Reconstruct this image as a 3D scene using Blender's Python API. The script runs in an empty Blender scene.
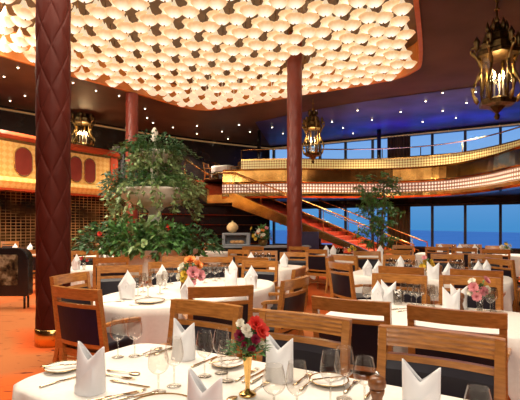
import bpy, bmesh, math, random
from mathutils import Vector, Matrix
PI = math.pi
random.seed(7)
SC = bpy.context.scene
C = SC.collection

# ------------------------------------------------------------------ camera, world, light, exposure
F, HOR, EYE = 430.0, 227.0, 1.45
cam_d = bpy.data.cameras.new('camera'); cam = bpy.data.objects.new('camera', cam_d); C.objects.link(cam)
cam.location = (0, 0, EYE); cam.rotation_euler = (PI/2, 0, 0)
cam_d.sensor_width = 36.0; cam_d.lens = 36.0*F/520.0
cam_d.shift_y = (HOR-200.0)/520.0
cam_d.clip_start = 0.05; cam_d.clip_end = 3000
SC.camera = cam
SC.view_settings.view_transform = 'Standard'; SC.view_settings.look = 'None'
SC.view_settings.gamma = 1.0; SC.view_settings.use_curve_mapping = False
SC.view_settings.exposure = 0.13
try:
    SC.cycles.use_denoising = True
    SC.cycles.max_bounces = 6; SC.cycles.transparent_max_bounces = 24
    SC.cycles.sample_clamp_indirect = 4.0
    SC.cycles.caustics_reflective = False; SC.cycles.caustics_refractive = False
except Exception: pass

w = bpy.data.worlds.new('dusk_sky'); SC.world = w; w.use_nodes = True
nt = w.node_tree; nt.nodes.clear()
wo = nt.nodes.new('ShaderNodeOutputWorld'); bg = nt.nodes.new('ShaderNodeBackground')
tc = nt.nodes.new('ShaderNodeTexCoord'); sx = nt.nodes.new('ShaderNodeSeparateXYZ'); rp = nt.nodes.new('ShaderNodeValToRGB')
nt.links.new(tc.outputs['Generated'], sx.inputs[0]); nt.links.new(sx.outputs['Z'], rp.inputs[0])
nt.links.new(rp.outputs[0], bg.inputs[0]); nt.links.new(bg.outputs[0], wo.inputs[0])
e = rp.color_ramp.elements
e[0].position = 0.0; e[0].color = (0.075, 0.30, 0.62, 1)
e[1].position = 0.5; e[1].color = (0.07, 0.2, 0.6, 1)
k = rp.color_ramp.elements.new(0.16); k.color = (0.24, 0.46, 0.80, 1)
k = rp.color_ramp.elements.new(0.22); k.color = (0.2, 0.42, 0.85, 1)
bg.inputs[1].default_value = 0.9

def lamp_area(name, loc, size, size_y, power, col, rot=(0, 0, 0)):
    d = bpy.data.lights.new(name, 'AREA'); d.shape = 'RECTANGLE'; d.size = size; d.size_y = size_y
    d.energy = power; d.color = col
    o = bpy.data.objects.new(name, d); C.objects.link(o); o.location = loc; o.rotation_euler = rot
    return o
def lamp_point(name, loc, power, col, r=0.05):
    d = bpy.data.lights.new(name, 'POINT'); d.energy = power; d.color = col; d.shadow_soft_size = r
    o = bpy.data.objects.new(name, d); C.objects.link(o); o.location = loc
    return o
WARM = (1.0, 0.85, 0.66)
lamp_area('chandelier_light_overhead', (-1.6, 4.2, 5.75), 6.0, 3.4, 600, WARM, (0, 0, -0.52))
lamp_area('fill_light_behind', (1.5, -2.5, 5.7), 5.0, 3.0, 430, (1.0, 0.9, 0.78), (math.radians(38), 0, 0))  # unseen fill lamp added behind the camera to brighten the front tables
lamp_area('blue_fill_uplight', (6.9, 18.1, 4.85), 7.0, 0.6, 50, (0.2, 0.22, 1.0), (PI, 0, -0.5))  # unseen blue uplight added to tint the far ceiling
lamp_area('left_fill_light', (-7.0, 8.5, 5.7), 3.0, 2.0, 640, WARM, (math.radians(28), math.radians(-4), 0))  # unseen area lamp added to brighten the left side and the planter
def lamp_spot(name, loc, power, col, ang=110):
    d = bpy.data.lights.new(name, 'SPOT'); d.energy = power; d.color = col; d.spot_size = math.radians(ang); d.spot_blend = 0.8; d.shadow_soft_size = 0.03
    o = bpy.data.objects.new(name, d); C.objects.link(o); o.location = loc; return o
CHAND = 1.12      # strength of the glass lamps

# ------------------------------------------------------------------ pixel helpers (real depth from known heights)
def PX(px, z): return (px-260.0)*z/F
def at_h(px, y, h):                       # ground-plan point seen at pixel (px,y) when it is at height h
    z = F*(EYE-h)/(y-HOR); return Vector((PX(px, z), z))
def hz(y, z): return EYE+(HOR-y)*z/F      # height seen at row y at depth z
UA = math.radians(-30.0)
U = Vector((math.cos(UA), math.sin(UA))); V = Vector((-math.sin(UA), math.cos(UA)))

# ------------------------------------------------------------------ materials
MATS = {}
def mat(name, col, rough=0.5, metal=0.0, col2=None, scale=8.0, stretch=None, bump=0.0, spec=None, emit=None, es=0.0, coat=0.0, detail=3.0):
    if name in MATS: return MATS[name]
    m = bpy.data.materials.new(name); m.use_nodes = True; n = m.node_tree.nodes; l = m.node_tree.links
    b = n['Principled BSDF']
    b.inputs['Base Color'].default_value = (*col, 1); b.inputs['Roughness'].default_value = rough; b.inputs['Metallic'].default_value = metal
    if spec is not None: b.inputs['Specular IOR Level'].default_value = spec
    if coat: b.inputs['Coat Weight'].default_value = coat; b.inputs['Coat Roughness'].default_value = 0.15
    if emit: b.inputs['Emission Color'].default_value = (*emit, 1); b.inputs['Emission Strength'].default_value = es
    if col2 or bump:
        t = n.new('ShaderNodeTexCoord'); mp = n.new('ShaderNodeMapping'); no = n.new('ShaderNodeTexNoise')
        no.inputs['Scale'].default_value = scale; no.inputs['Detail'].default_value = detail
        if stretch: mp.inputs['Scale'].default_value = stretch
        l.new(t.outputs['Object'], mp.inputs[0]); l.new(mp.outputs[0], no.inputs['Vector'])
        if col2:
            r = n.new('ShaderNodeValToRGB'); r.color_ramp.elements[0].position = 0.3; r.color_ramp.elements[1].position = 0.7
            r.color_ramp.elements[0].color = (*col, 1); r.color_ramp.elements[1].color = (*col2, 1)
            l.new(no.outputs['Fac'], r.inputs[0]); l.new(r.outputs[0], b.inputs['Base Color'])
        if bump:
            bp = n.new('ShaderNodeBump'); bp.inputs['Strength'].default_value = bump; bp.inputs['Distance'].default_value = 0.01
            l.new(no.outputs['Fac'], bp.inputs['Height']); l.new(bp.outputs[0], b.inputs['Normal'])
    MATS[name] = m; return m

def M_(name): return MATS[name]
mat('wood', (0.31, 0.116, 0.024), 0.28, col2=(0.53, 0.22, 0.052), scale=5, stretch=(2, 14, 14), coat=0.5)
mat('leather', (0.009, 0.007, 0.012), 0.36, spec=0.4, col2=(0.014, 0.011, 0.018), scale=9, bump=0.12)
mat('navy_leather', (0.006, 0.007, 0.03), 0.45, spec=0.2, col2=(0.009, 0.010, 0.045), scale=9, bump=0.1)
mat('linen', (0.78, 0.725, 0.67), 0.8, col2=(0.82, 0.77, 0.72), scale=40, bump=0.05, spec=0.2)
mat('napkin_linen', (0.86, 0.86, 0.87), 0.8, spec=0.2)
mat('brass', (0.80, 0.50, 0.17), 0.22, 1.0)
mat('brass_panel', (0.40, 0.22, 0.06), 0.17, 1.0, col2=(0.80, 0.52, 0.19), scale=1.7, bump=0.5)
mat('dark_brass', (0.22, 0.14, 0.045), 0.35, 1.0, col2=(0.4, 0.27, 0.1), scale=9)
mat('cutlery_metal', (0.78, 0.62, 0.42), 0.18, 1.0)
mat('china', (0.86, 0.85, 0.82), 0.15)
mat('gold_rim', (0.75, 0.5, 0.2), 0.25, 1.0)
mat('red_leather', (0.055, 0.0085, 0.005), 0.55, spec=0.12, col2=(0.072, 0.011, 0.0065), scale=3, bump=0.05)
mat('red_column_plain', (0.19, 0.032, 0.02), 0.42, col2=(0.25, 0.045, 0.026), scale=3)
mat('ceiling_dark', (0.036, 0.016, 0.012), 0.6, col2=(0.11, 0.058, 0.042), scale=0.7)  # blotchy reflections on the dark ceiling are put into its colour
mat('lantern_iron', (0.07, 0.045, 0.02), 0.4, 1.0, col2=(0.2, 0.13, 0.05), scale=14)
mat('ceiling_blue_wash', (0.035, 0.028, 0.14), 0.4, col2=(0.085, 0.075, 0.40), scale=0.9)  # wash of blue light on the far ceiling, put into its colour
mat('recess_brown', (0.09, 0.045, 0.016), 0.4, col2=(0.16, 0.09, 0.035), scale=3)
mat('orange_rim', (0.78, 0.27, 0.07), 0.25, col2=(0.85, 0.36, 0.11), scale=3)
mat('wall_dark', (0.012, 0.009, 0.009), 0.2, col2=(0.02, 0.014, 0.012), scale=2)
mat('wall_plain', (0.12, 0.07, 0.045), 0.6, col2=(0.16, 0.09, 0.06), scale=2)
mat('deck_dark', (0.03, 0.018, 0.015), 0.4, col2=(0.05, 0.03, 0.022), scale=2)
mat('red_carpet', (0.58, 0.075, 0.025), 0.9, col2=(0.72, 0.12, 0.035), scale=9)
mat('red_lacquer', (0.38, 0.055, 0.018), 0.25, col2=(0.46, 0.075, 0.025), scale=2)
mat('oval_red', (0.20, 0.025, 0.014), 0.4, col2=(0.25, 0.035, 0.02), scale=3)
mat('mullion', (0.012, 0.014, 0.02), 0.4, col2=(0.02, 0.02, 0.028), scale=5)
mat('curtain', (0.07, 0.03, 0.013), 0.6, col2=(0.2, 0.11, 0.035), scale=2.2, stretch=(4, 4, 0.3))
mat('stone', (0.74, 0.68, 0.58), 0.75, col2=(0.84, 0.79, 0.71), scale=12, bump=0.3)
mat('leaf', (0.03, 0.105, 0.022), 0.45, col2=(0.10, 0.26, 0.055), scale=7)
mat('leaf_pale', (0.08, 0.16, 0.045), 0.45, col2=(0.30, 0.40, 0.16), scale=9)
mat('leaf_dark', (0.016, 0.06, 0.018), 0.45, col2=(0.05, 0.15, 0.045), scale=7)
mat('leaf_blue', (0.03, 0.095, 0.06), 0.45, col2=(0.10, 0.21, 0.13), scale=7)
mat('trunk', (0.09, 0.05, 0.025), 0.8, col2=(0.15, 0.09, 0.05), scale=12)
mat('petal_red', (0.62, 0.03, 0.02), 0.55, col2=(0.8, 0.06, 0.04), scale=30)
mat('petal_burgundy', (0.2, 0.008, 0.03), 0.5, col2=(0.3, 0.015, 0.05), scale=30)
mat('petal_white', (0.85, 0.82, 0.72), 0.6, col2=(0.8, 0.75, 0.6), scale=30)
mat('petal_pink', (0.7, 0.22, 0.26), 0.6, col2=(0.82, 0.4, 0.42), scale=30)
mat('petal_yellow', (0.8, 0.5, 0.03), 0.6, col2=(0.85, 0.62, 0.08), scale=30)
mat('petal_orange', (0.75, 0.22, 0.04), 0.6, col2=(0.82, 0.33, 0.08), scale=30)
mat('mill_wood', (0.13, 0.045, 0.015), 0.3, col2=(0.24, 0.09, 0.03), scale=6, stretch=(12, 12, 2))
mat('steel', (0.7, 0.68, 0.64), 0.25, 1.0)
mat('black_lacquer', (0.008, 0.007, 0.008), 0.25, col2=(0.014, 0.012, 0.012), scale=4)
mat('grey_counter', (0.2, 0.22, 0.25), 0.4, col2=(0.26, 0.28, 0.31), scale=3)
mat('purple_screen', (0.015, 0.010, 0.035), 0.3, col2=(0.04, 0.03, 0.09), scale=2)
mat('melon', (0.75, 0.55, 0.25), 0.6, col2=(0.82, 0.65, 0.35), scale=20)
mat('bread', (0.5, 0.24, 0.08), 0.8, col2=(0.6, 0.34, 0.14), scale=25)
mat('red_glass', (0.4, 0.03, 0.03), 0.15)
mat('bulb', (1, 0.9, 0.7), 0.5, emit=(1.0, 0.78, 0.42), es=40.0)
mat('star_bulb', (1, 0.9, 0.7), 0.5, emit=(1.0, 0.82, 0.6), es=9.0)
mat('cornice_gold_glow', (0.8, 0.5, 0.2), 0.3, 0.9, emit=(1.0, 0.6, 0.25), es=0.12)  # gold trim, no lamp: a faint warm glow is put into the material
mat('sea', (0.50, 0.72, 0.80), 1.0, col2=(0.75, 0.88, 0.9), spec=0.05, scale=0.02, stretch=(1, 3, 1))

def nodes_of(name):
    m = bpy.data.materials.new(name); m.use_nodes = True; MATS[name] = m
    n = m.node_tree.nodes; l = m.node_tree.links
    return m, n, l, n['Principled BSDF']
def math_node(n, l, op, a, b=None):
    q = n.new('ShaderNodeMath'); q.operation = op
    for i, v in enumerate((a, b)):
        if v is None: continue
        if isinstance(v, (int, float)): q.inputs[i].default_value = v
        else: l.new(v, q.inputs[i])
    return q.outputs[0]
def ramp(n, l, src, stops, const=False):
    r = n.new('ShaderNodeValToRGB'); cr = r.color_ramp
    if const: cr.interpolation = 'CONSTANT'
    cr.elements[0].position = stops[0][0]; cr.elements[0].color = (*stops[0][1], 1)
    cr.elements[1].position = stops[-1][0]; cr.elements[1].color = (*stops[-1][1], 1)
    for p, c in stops[1:-1]:
        x = cr.elements.new(p); x.color = (*c, 1)
    l.new(src, r.inputs[0]); return r.outputs[0]

# clear thin glass: see-through with a fresnel sheen
def glass_mat(name, tint=(1, 1, 1), ior=1.45, extra=0.04):
    m = bpy.data.materials.new(name); m.use_nodes = True; MATS[name] = m
    n = m.node_tree.nodes; l = m.node_tree.links; n.clear()
    o = n.new('ShaderNodeOutputMaterial'); mx = n.new('ShaderNodeMixShader'); t = n.new('ShaderNodeBsdfTransparent'); g = n.new('ShaderNodeBsdfGlossy')
    lw = n.new('ShaderNodeLayerWeight'); lw.inputs['Blend'].default_value = 0.5
    t.inputs[0].default_value = (*tint, 1); g.inputs['Roughness'].default_value = 0.03
    f = math_node(n, l, 'ADD', math_node(n, l, 'MULTIPLY', math_node(n, l, 'POWER', lw.outputs['Facing'], 3.0), (ior-1.0)*2.1), extra)
    l.new(f, mx.inputs[0]); l.new(t.outputs[0], mx.inputs[1]); l.new(g.outputs[0], mx.inputs[2]); l.new(mx.outputs[0], o.inputs[0])
    return m
glass_mat('wine_glass', (0.91, 0.895, 0.87), 1.45, 0.06)
glass_mat('table_glass', (0.78, 0.75, 0.71), 1.5, 0.12)
glass_mat('window_glass', (0.93, 0.96, 1.0), 1.2, 0.0)
glass_mat('lantern_glass', (1.0, 0.93, 0.8), 1.4, 0.02)

# carpet: orange field, pale sandy bands and dark flourishes
m, n, l, b = nodes_of('carpet')
t = n.new('ShaderNodeTexCoord'); no = n.new('ShaderNodeTexNoise'); no.inputs['Scale'].default_value = 0.45; no.inputs['Detail'].default_value = 0.5
l.new(t.outputs['Object'], no.inputs['Vector'])
base = ramp(n, l, no.outputs['Fac'], [(0.40, (0.62, 0.105, 0.02)), (0.47, (0.57, 0.115, 0.025)), (0.52, (0.42, 0.135, 0.045)), (0.62, (0.46, 0.15, 0.048)), (0.68, (0.6, 0.10, 0.02))])
n2 = n.new('ShaderNodeTexNoise'); n2.inputs['Scale'].default_value = 2.6; n2.inputs['Detail'].default_value = 2.0; n2.inputs['Distortion'].default_value = 1.5
mp = n.new('ShaderNodeMapping'); mp.inputs['Scale'].default_value = (1.0, 3.4, 1); mp.inputs['Rotation'].default_value = (0, 0, 0.4)
l.new(t.outputs['Object'], mp.inputs[0]); l.new(mp.outputs[0], n2.inputs['Vector'])
sq = ramp(n, l, n2.outputs['Fac'], [(0.29, (1, 1, 1)), (0.34, (0, 0, 0)), (0.66, (0, 0, 0)), (0.72, (0.6, 0.6, 0.6))])
mx = n.new('ShaderNodeMix'); mx.data_type = 'RGBA'; l.new(sq, mx.inputs[0]); l.new(base, mx.inputs[6]); mx.inputs[7].default_value = (0.10, 0.02, 0.012, 1)
l.new(mx.outputs[2], b.inputs['Base Color']); b.inputs['Roughness'].default_value = 0.95; b.inputs['Specular IOR Level'].default_value = 0.1

# glass petals of the chandelier lamps: lit from within, whitest at the middle
m, n, l, b = nodes_of('lamp_petals')
t = n.new('ShaderNodeTexCoord'); s = n.new('ShaderNodeSeparateXYZ'); l.new(t.outputs['Object'], s.inputs[0])
x2 = math_node(n, l, 'MULTIPLY', s.outputs[0], s.outputs[0]); y2 = math_node(n, l, 'MULTIPLY', s.outputs[1], s.outputs[1])
r = math_node(n, l, 'SQRT', math_node(n, l, 'ADD', x2, y2))
rr = math_node(n, l, 'DIVIDE', r, 0.195)
cl = ramp(n, l, rr, [(0.0, (1.0, 0.95, 0.85)), (0.28, (0.97, 0.86, 0.68)), (0.52, (0.84, 0.66, 0.44)), (0.8, (0.50, 0.31, 0.14)), (0.93, (0.56, 0.36, 0.17)), (1.0, (0.95, 0.76, 0.50))])
b.inputs['Base Color'].default_value = (0.55, 0.45, 0.32, 1); b.inputs['Roughness'].default_value = 0.25
l.new(cl, b.inputs['Emission Color']); b.inputs['Emission Strength'].default_value = CHAND
mat('lamp_cone', (0.6, 0.5, 0.35), 0.3, emit=(1.0, 0.80, 0.52), es=CHAND*0.62)

# gold lattice wall
m, n, l, b = nodes_of('lattice')
t = n.new('ShaderNodeTexCoord'); br = n.new('ShaderNodeTexBrick'); l.new(t.outputs['UV'], br.inputs['Vector'])
br.offset = 0.0; br.inputs['Scale'].default_value = 1.0; br.inputs['Brick Width'].default_value = 0.17; br.inputs['Row Height'].default_value = 0.115
br.inputs['Mortar Size'].default_value = 0.011; br.inputs['Mortar Smooth'].default_value = 0.0
n2 = n.new('ShaderNodeTexNoise'); n2.inputs['Scale'].default_value = 1.4; l.new(t.outputs['UV'], n2.inputs['Vector'])
dk = ramp(n, l, n2.outputs['Fac'], [(0.4, (0.006, 0.004, 0.003)), (0.55, (0.05, 0.03, 0.012)), (0.65, (0.11, 0.07, 0.025))])
mx = n.new('ShaderNodeMix'); mx.data_type = 'RGBA'; l.new(br.outputs['Fac'], mx.inputs[0]); l.new(dk, mx.inputs[6]); n3 = n.new('ShaderNodeTexNoise'); n3.inputs['Scale'].default_value = 1.1; l.new(t.outputs['UV'], n3.inputs['Vector']); l.new(ramp(n, l, n3.outputs['Fac'], [(0.38, (0.03, 0.02, 0.008)), (0.65, (0.66, 0.46, 0.19))]), mx.inputs[7])  # gold highlights along the bars are put into their colour by noise
l.new(mx.outputs[2], b.inputs['Base Color']); b.inputs['Roughness'].default_value = 0.25; b.inputs['Metallic'].default_value = 0.35

# quilted cream panel of the left balcony
m, n, l, b = nodes_of('quilted_gold')
t = n.new('ShaderNodeTexCoord'); mp = n.new('ShaderNodeMapping'); mp.inputs['Rotation'].default_value = (0, 0, PI/4); ck = n.new('ShaderNodeTexChecker')
ck.inputs['Scale'].default_value = 7.0; ck.inputs['Color1'].default_value = (0.80, 0.46, 0.11, 1); ck.inputs['Color2'].default_value = (0.90, 0.60, 0.20, 1)
l.new(t.outputs['UV'], mp.inputs[0]); l.new(mp.outputs[0], ck.inputs['Vector']); l.new(ck.outputs['Color'], b.inputs['Base Color']); b.inputs['Roughness'].default_value = 0.35

# pierced honeycomb parapet and crystal band (both mildly emissive)
def dotted(name, dark, lite, sx_, sy_, es, thr=0.36):
    m, n, l, b = nodes_of(name)
    t = n.new('ShaderNodeTexCoord'); mp = n.new('ShaderNodeMapping'); mp.inputs['Scale'].default_value = (sx_, sy_, 1)
    vo = n.new('ShaderNodeTexVoronoi'); vo.inputs['Scale'].default_value = 1.0; vo.inputs['Randomness'].default_value = 0.0; vo.voronoi_dimensions = '2D'
    l.new(t.outputs['UV'], mp.inputs[0]); l.new(mp.outputs[0], vo.inputs['Vector'])
    c = ramp(n, l, vo.outputs['Distance'], [(0.0, lite), (thr, lite), (thr+0.1, dark), (1.0, dark)])
    l.new(c, b.inputs['Base Color']); l.new(c, b.inputs['Emission Color']); b.inputs['Emission Strength'].default_value = es; b.inputs['Roughness'].default_value = 0.3
dotted('honeycomb', (0.36, 0.18, 0.035), (0.96, 0.70, 0.28), 9.0, 9.0, 0.42)
dotted('crystal', (0.22, 0.10, 0.05), (0.95, 0.78, 0.66), 8.0, 7.5, 0.42, 0.3)

# generic picture in the black screen
m, n, l, b = nodes_of('dark_picture')
t = n.new('ShaderNodeTexCoord'); no = n.new('ShaderNodeTexNoise'); no.inputs['Scale'].default_value = 6.0; no.inputs['Detail'].default_value = 4.0
l.new(t.outputs['Object'], no.inputs['Vector'])
l.new(ramp(n, l, no.outputs['Fac'], [(0.38, (0.01, 0.008, 0.006)), (0.5, (0.09, 0.06, 0.03)), (0.6, (0.30, 0.25, 0.16)), (0.7, (0.12, 0.08, 0.05))]), b.inputs['Base Color'])
b.inputs['Roughness'].default_value = 0.15

# ------------------------------------------------------------------ mesh helpers
class MB:
    def __init__(s): s.v = []; s.f = []; s.sm = []; s.uv = {}
    def add(s, vs, fs, smooth=False, M=None, uvs=None):
        o = len(s.v)
        for p in vs:
            p = Vector(p); s.v.append(M @ p if M else p)
        for i, f in enumerate(fs):
            if uvs: s.uv[len(s.f)] = uvs[i]
            s.f.append([o+q for q in f]); s.sm.append(smooth)
        return s
    def box(s, c, d, M=None, taper=1.0):
        x, y, z = c; a, b_, h = d[0]/2, d[1]/2, d[2]/2; k_ = taper
        vs = [(x-a*k_, y-b_*k_, z-h), (x+a*k_, y-b_*k_, z-h), (x+a*k_, y+b_*k_, z-h), (x-a*k_, y+b_*k_, z-h), (x-a, y-b_, z+h), (x+a, y-b_, z+h), (x+a, y+b_, z+h), (x-a, y+b_, z+h)]
        return s.add(vs, [(3, 2, 1, 0), (4, 5, 6, 7), (0, 1, 5, 4), (1, 2, 6, 5), (2, 3, 7, 6), (3, 0, 4, 7)], False, M)
    def lathe(s, prof, n=24, c=(0, 0, 0), smooth=True, sx=1, sy=1, caps=True):
        vs = []; fs = []
        for r, z in prof:
            for i in range(n):
                a = 2*PI*i/n; vs.append((c[0]+r*math.cos(a)*sx, c[1]+r*math.sin(a)*sy, c[2]+z))
        for j in range(len(prof)-1):
            for i in range(n):
                k_ = (i+1) % n; fs.append((j*n+i, j*n+k_, (j+1)*n+k_, (j+1)*n+i))
        if caps:
            if prof[0][0] > 1e-5: fs.append(tuple(range(n))[::-1])
            if prof[-1][0] > 1e-5: fs.append(tuple((len(prof)-1)*n+i for i in range(n)))
        return s.add(vs, fs, smooth)
    def tube(s, pts, r, n=8, closed=False, smooth=True, flat=1.0):
        pts = [Vector(p) for p in pts]; N = len(pts); rs = r if isinstance(r, (list, tuple)) else [r]*N
        vs = []; fs = []
        for i, p in enumerate(pts):
            d = (pts[(i+1) % N]-pts[i-1]) if closed else (pts[min(i+1, N-1)]-pts[max(i-1, 0)])
            d.normalize(); up = Vector((0, 0, 1)) if abs(d.z) < 0.95 else Vector((1, 0, 0))
            a = d.cross(up).normalized(); b_ = a.cross(d).normalized()
            for k_ in range(n):
                t_ = 2*PI*(k_+0.5)/n; vs.append(p+a*math.cos(t_)*rs[i]+b_*math.sin(t_)*rs[i]*flat)
        for i in range(N if closed else N-1):
            j = (i+1) % N
            for k_ in range(n):
                q = (k_+1) % n; fs.append((i*n+k_, i*n+q, j*n+q, j*n+k_))
        if not closed: fs += [tuple(range(n))[::-1], tuple((N-1)*n+k_ for k_ in range(n))]
        return s.add(vs, fs, smooth)
    def sweep(s, path, prof, closed=False, smooth=False, cap=True):
        """path: plan points (x,y); prof: closed list of (offset to the left, z)"""
        path = [Vector(p) for p in path]; N = len(path); n = len(prof); vs = []; fs = []; uvs = []; L = [0.0]
        for i in range(1, N): L.append(L[-1]+(path[i]-path[i-1]).length)
        for i, p in enumerate(path):
            if closed: d = path[(i+1) % N]-path[i-1]
            else: d = path[min(i+1, N-1)]-path[max(i-1, 0)]
            d.normalize(); nn = Vector((-d.y, d.x))
            for o, z in prof: vs.append((p.x+nn.x*o, p.y+nn.y*o, z))
        for i in range(N if closed else N-1):
            j = (i+1) % N
            for k_ in range(n):
                q = (k_+1) % n; fs.append((i*n+k_, j*n+k_, j*n+q, i*n+q))
                li, lj = L[i], (L[j] if j else L[-1]+1); uvs.append([(li, prof[k_][1]), (lj, prof[k_][1]), (lj, prof[q][1]), (li, prof[q][1])])
        if cap and not closed:
            fs += [tuple(range(n)), tuple((N-1)*n+k_ for k_ in range(n))[::-1]]; uvs += [[(0, 0)]*n, [(0, 0)]*n]
        return s.add(vs, fs, smooth, None, uvs)
    def prism(s, poly, z0, z1, M=None):
        n = len(poly); vs = [(x, y, z0) for x, y in poly]+[(x, y, z1) for x, y in poly]
        fs = [tuple(range(n))[::-1], tuple(range(n, 2*n))]+[(i, (i+1) % n, n+(i+1) % n, n+i) for i in range(n)]
        return s.add(vs, fs, False, M)
    def ball(s, c, r, n=10, m_=6, sx=1, sy=1, sz=1):
        return s.lathe([(max(1e-6, r*math.sin(PI*i/m_)), -r*math.cos(PI*i/m_)*sz) for i in range(m_+1)], n, c, True, sx, sy, False)
    def mesh(s, name, m):
        me = bpy.data.meshes.new(name); me.from_pydata([tuple(p) for p in s.v], [], s.f); 
        me.polygons.foreach_set('use_smooth', s.sm)
        if s.uv:
            ul = me.uv_layers.new(name='UVMap')
            for fi, uv in s.uv.items():
                ls = me.polygons[fi].loop_start
                for k_, q in enumerate(uv): ul.data[ls+k_].uv = q
        me.materials.append(m if not isinstance(m, str) else MATS[m]); me.update(); return me
    def build(s, name, m, parent=None):
        o = bpy.data.objects.new(name, s.mesh(name, m)); C.objects.link(o)
        if parent: o.parent = parent
        return o
def bevel(o, w_=0.006, seg=2):
    b_ = o.modifiers.new('bevel', 'BEVEL'); b_.width = w_; b_.segments = seg; b_.limit_method = 'ANGLE'; b_.angle_limit = 0.7
    return o
def tag(o, label, cat, group=None, kind=None):
    o['label'] = label; o['category'] = cat
    if group: o['group'] = group
    if kind: o['kind'] = kind
    return o
def empty(name, loc=(0, 0, 0), rz=0.0):
    o = bpy.data.objects.new(name, None); C.objects.link(o); o.location = loc; o.rotation_euler = (0, 0, rz); o.empty_display_size = 0.1
    return o
def struct(o, label=None):
    o['kind'] = 'structure'
    if label: o['label'] = label
    return o
KIDS = {}
def copy_tree(o, loc, rz=0.0, sc=None, parent=None):
    c = o.copy(); C.objects.link(c)
    for q in ('label', 'group'):
        if q in c and parent is None: del c[q]
    if parent: c.parent = parent
    else:
        c.location = loc; c.rotation_euler = (0, 0, rz)
        if sc: c.scale = (sc, sc, sc) if isinstance(sc, (int, float)) else sc
    if o.name not in KIDS: KIDS[o.name] = list(o.children)
    for ch in KIDS[o.name]: copy_tree(ch, None, parent=c)
    return c
class Proto:
    """first use places the original, later uses place copies"""
    def __init__(s, make): s.make = make; s.o = None
    def __call__(s, loc, rz=0.0, label=None, cat=None, group=None, sc=None):
        if s.o is None:
            s.o = s.make(); o = s.o; KIDS[o.name] = list(o.children); o.location = loc; o.rotation_euler = (0, 0, rz)
            if sc: o.scale = (sc, sc, sc) if isinstance(sc, (int, float)) else sc
        else: o = copy_tree(s.o, loc, rz, sc if sc else (1, 1, 1))
        return tag(o, label, cat, group)
def catmull(pts, n=6, closed=False):
    P = [Vector(p) for p in pts]; N = len(P); out = []
    for i in range(N if closed else N-1):
        g = (lambda k_: P[k_ % N]) if closed else (lambda k_: P[min(max(k_, 0), N-1)])
        a, b_, c, d = g(i-1), g(i), g(i+1), g(i+2)
        for j in range(n):
            t_ = j/n
            out.append(0.5*((2*b_)+(c-a)*t_+(2*a-5*b_+4*c-d)*t_*t_+(3*b_-a-3*c+d)*t_**3))
    if not closed: out.append(P[-1])
    return out
def plate_with_hole(name, outer, inner, z, m):
    bm = bmesh.new(); es = []
    for loop in (outer, inner):
        if not loop: continue
        vs = [bm.verts.new((p[0], p[1], z)) for p in loop]
        es += [bm.edges.new((vs[i], vs[(i+1) % len(vs)])) for i in range(len(vs))]
    bmesh.ops.triangle_fill(bm, edges=es, use_beauty=True, use_dissolve=False, normal=(0, 0, 1))
    me = bpy.data.meshes.new(name); bm.to_mesh(me); bm.free(); me.materials.append(MATS[m])
    o = bpy.data.objects.new(name, me); C.objects.link(o); return o

# ------------------------------------------------------------------ room shell
CEIL = 5.9
WIN0 = Vector((5.8, 20.8)); WD = Vector((0.877, -0.48)).normalized(); WN = Vector((WD.y, -WD.x))   # WN points into the room (towards camera)
if WN.y > 0: WN = -WN
corner = WIN0+WD*(-6.0); winend = WIN0+WD*11.0
LEFT = catmull([(-16.0, 9.5), (-12.5, 12.6), (-9.5, 15.7), (-5.5, 19.7), (-2.6, 21.9), tuple(corner)], 5)
outline = [Vector((-16, -6))]+LEFT+[winend, Vector((15.6, -6))]
floor_o = plate_with_hole('floor', outline, None, 0.0, 'carpet'); struct(floor_o)
floor_o.data.flip_normals() if floor_o.data.polygons[0].normal.z < 0 else None
REC = catmull([(-6.65, 11), (-5.5, 12.45), (-4.1, 14.1), (-2.9, 15.65), (-2.15, 16.15), (-1.3, 15.9), (1.2, 14.45), (3.75, 12.95), (4.3, 12.2), (4.22, 11.3), (3.02, 8.33), (1.3, 4.5), (0.4, 2.8), (-1, 2.6), (-5.0, 5.0), (-8.0, 7.0), (-8.2, 8.6)], 5, True)
ceil_o = plate_with_hole('ceiling', outline, REC, CEIL, 'ceiling_dark'); struct(ceil_o)
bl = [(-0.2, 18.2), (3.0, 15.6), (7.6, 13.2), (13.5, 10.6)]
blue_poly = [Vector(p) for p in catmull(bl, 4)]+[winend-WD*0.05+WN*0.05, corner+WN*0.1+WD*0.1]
blue_o = plate_with_hole('ceiling_blue_field', blue_poly, None, CEIL-0.02, 'ceiling_blue_wash'); struct(blue_o)
# recess above the lamps
top = plate_with_hole('ceiling_recess', REC, None, CEIL+0.66, 'recess_brown'); struct(top)
o = MB().sweep(REC, [(0, CEIL-0.02), (0, CEIL+0.66), (-0.05, CEIL+0.66), (-0.05, CEIL-0.02)], True).build('ceiling_recess_side', 'orange_rim'); struct(o)
o = MB().sweep(REC, [(-0.05, CEIL-0.07), (0.05, CEIL-0.07), (0.05, CEIL+0.0), (-0.05, CEIL+0.0)], True).build('trim_recess', 'orange_rim'); struct(o)
def wall(name, pts, z0, z1, m, th=0.15, side=1):
    return struct(MB().sweep(pts, [(0, z0), (0, z1), (th*side, z1), (th*side, z0)]).build(name, m))
DECK = 3.55
wall('wall_left_lower', LEFT[:16], 0, 3.4, 'lattice')
wall('wall_left_centre', LEFT[15:], 0, 3.4, 'wall_dark')
wall('wall_left_upper', LEFT, 3.4, CEIL, 'wall_dark')
wall('wall_left_near', [(-16, -6), (-16, 9.5)], 0, CEIL, 'wall_plain')
wall('wall_back', [(15.6, -6), (-16, -6)], 0, CEIL, 'wall_plain')
wall('wall_right', [tuple(winend), (15.6, -6)], 0, CEIL, 'wall_plain')
o = MB()
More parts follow.
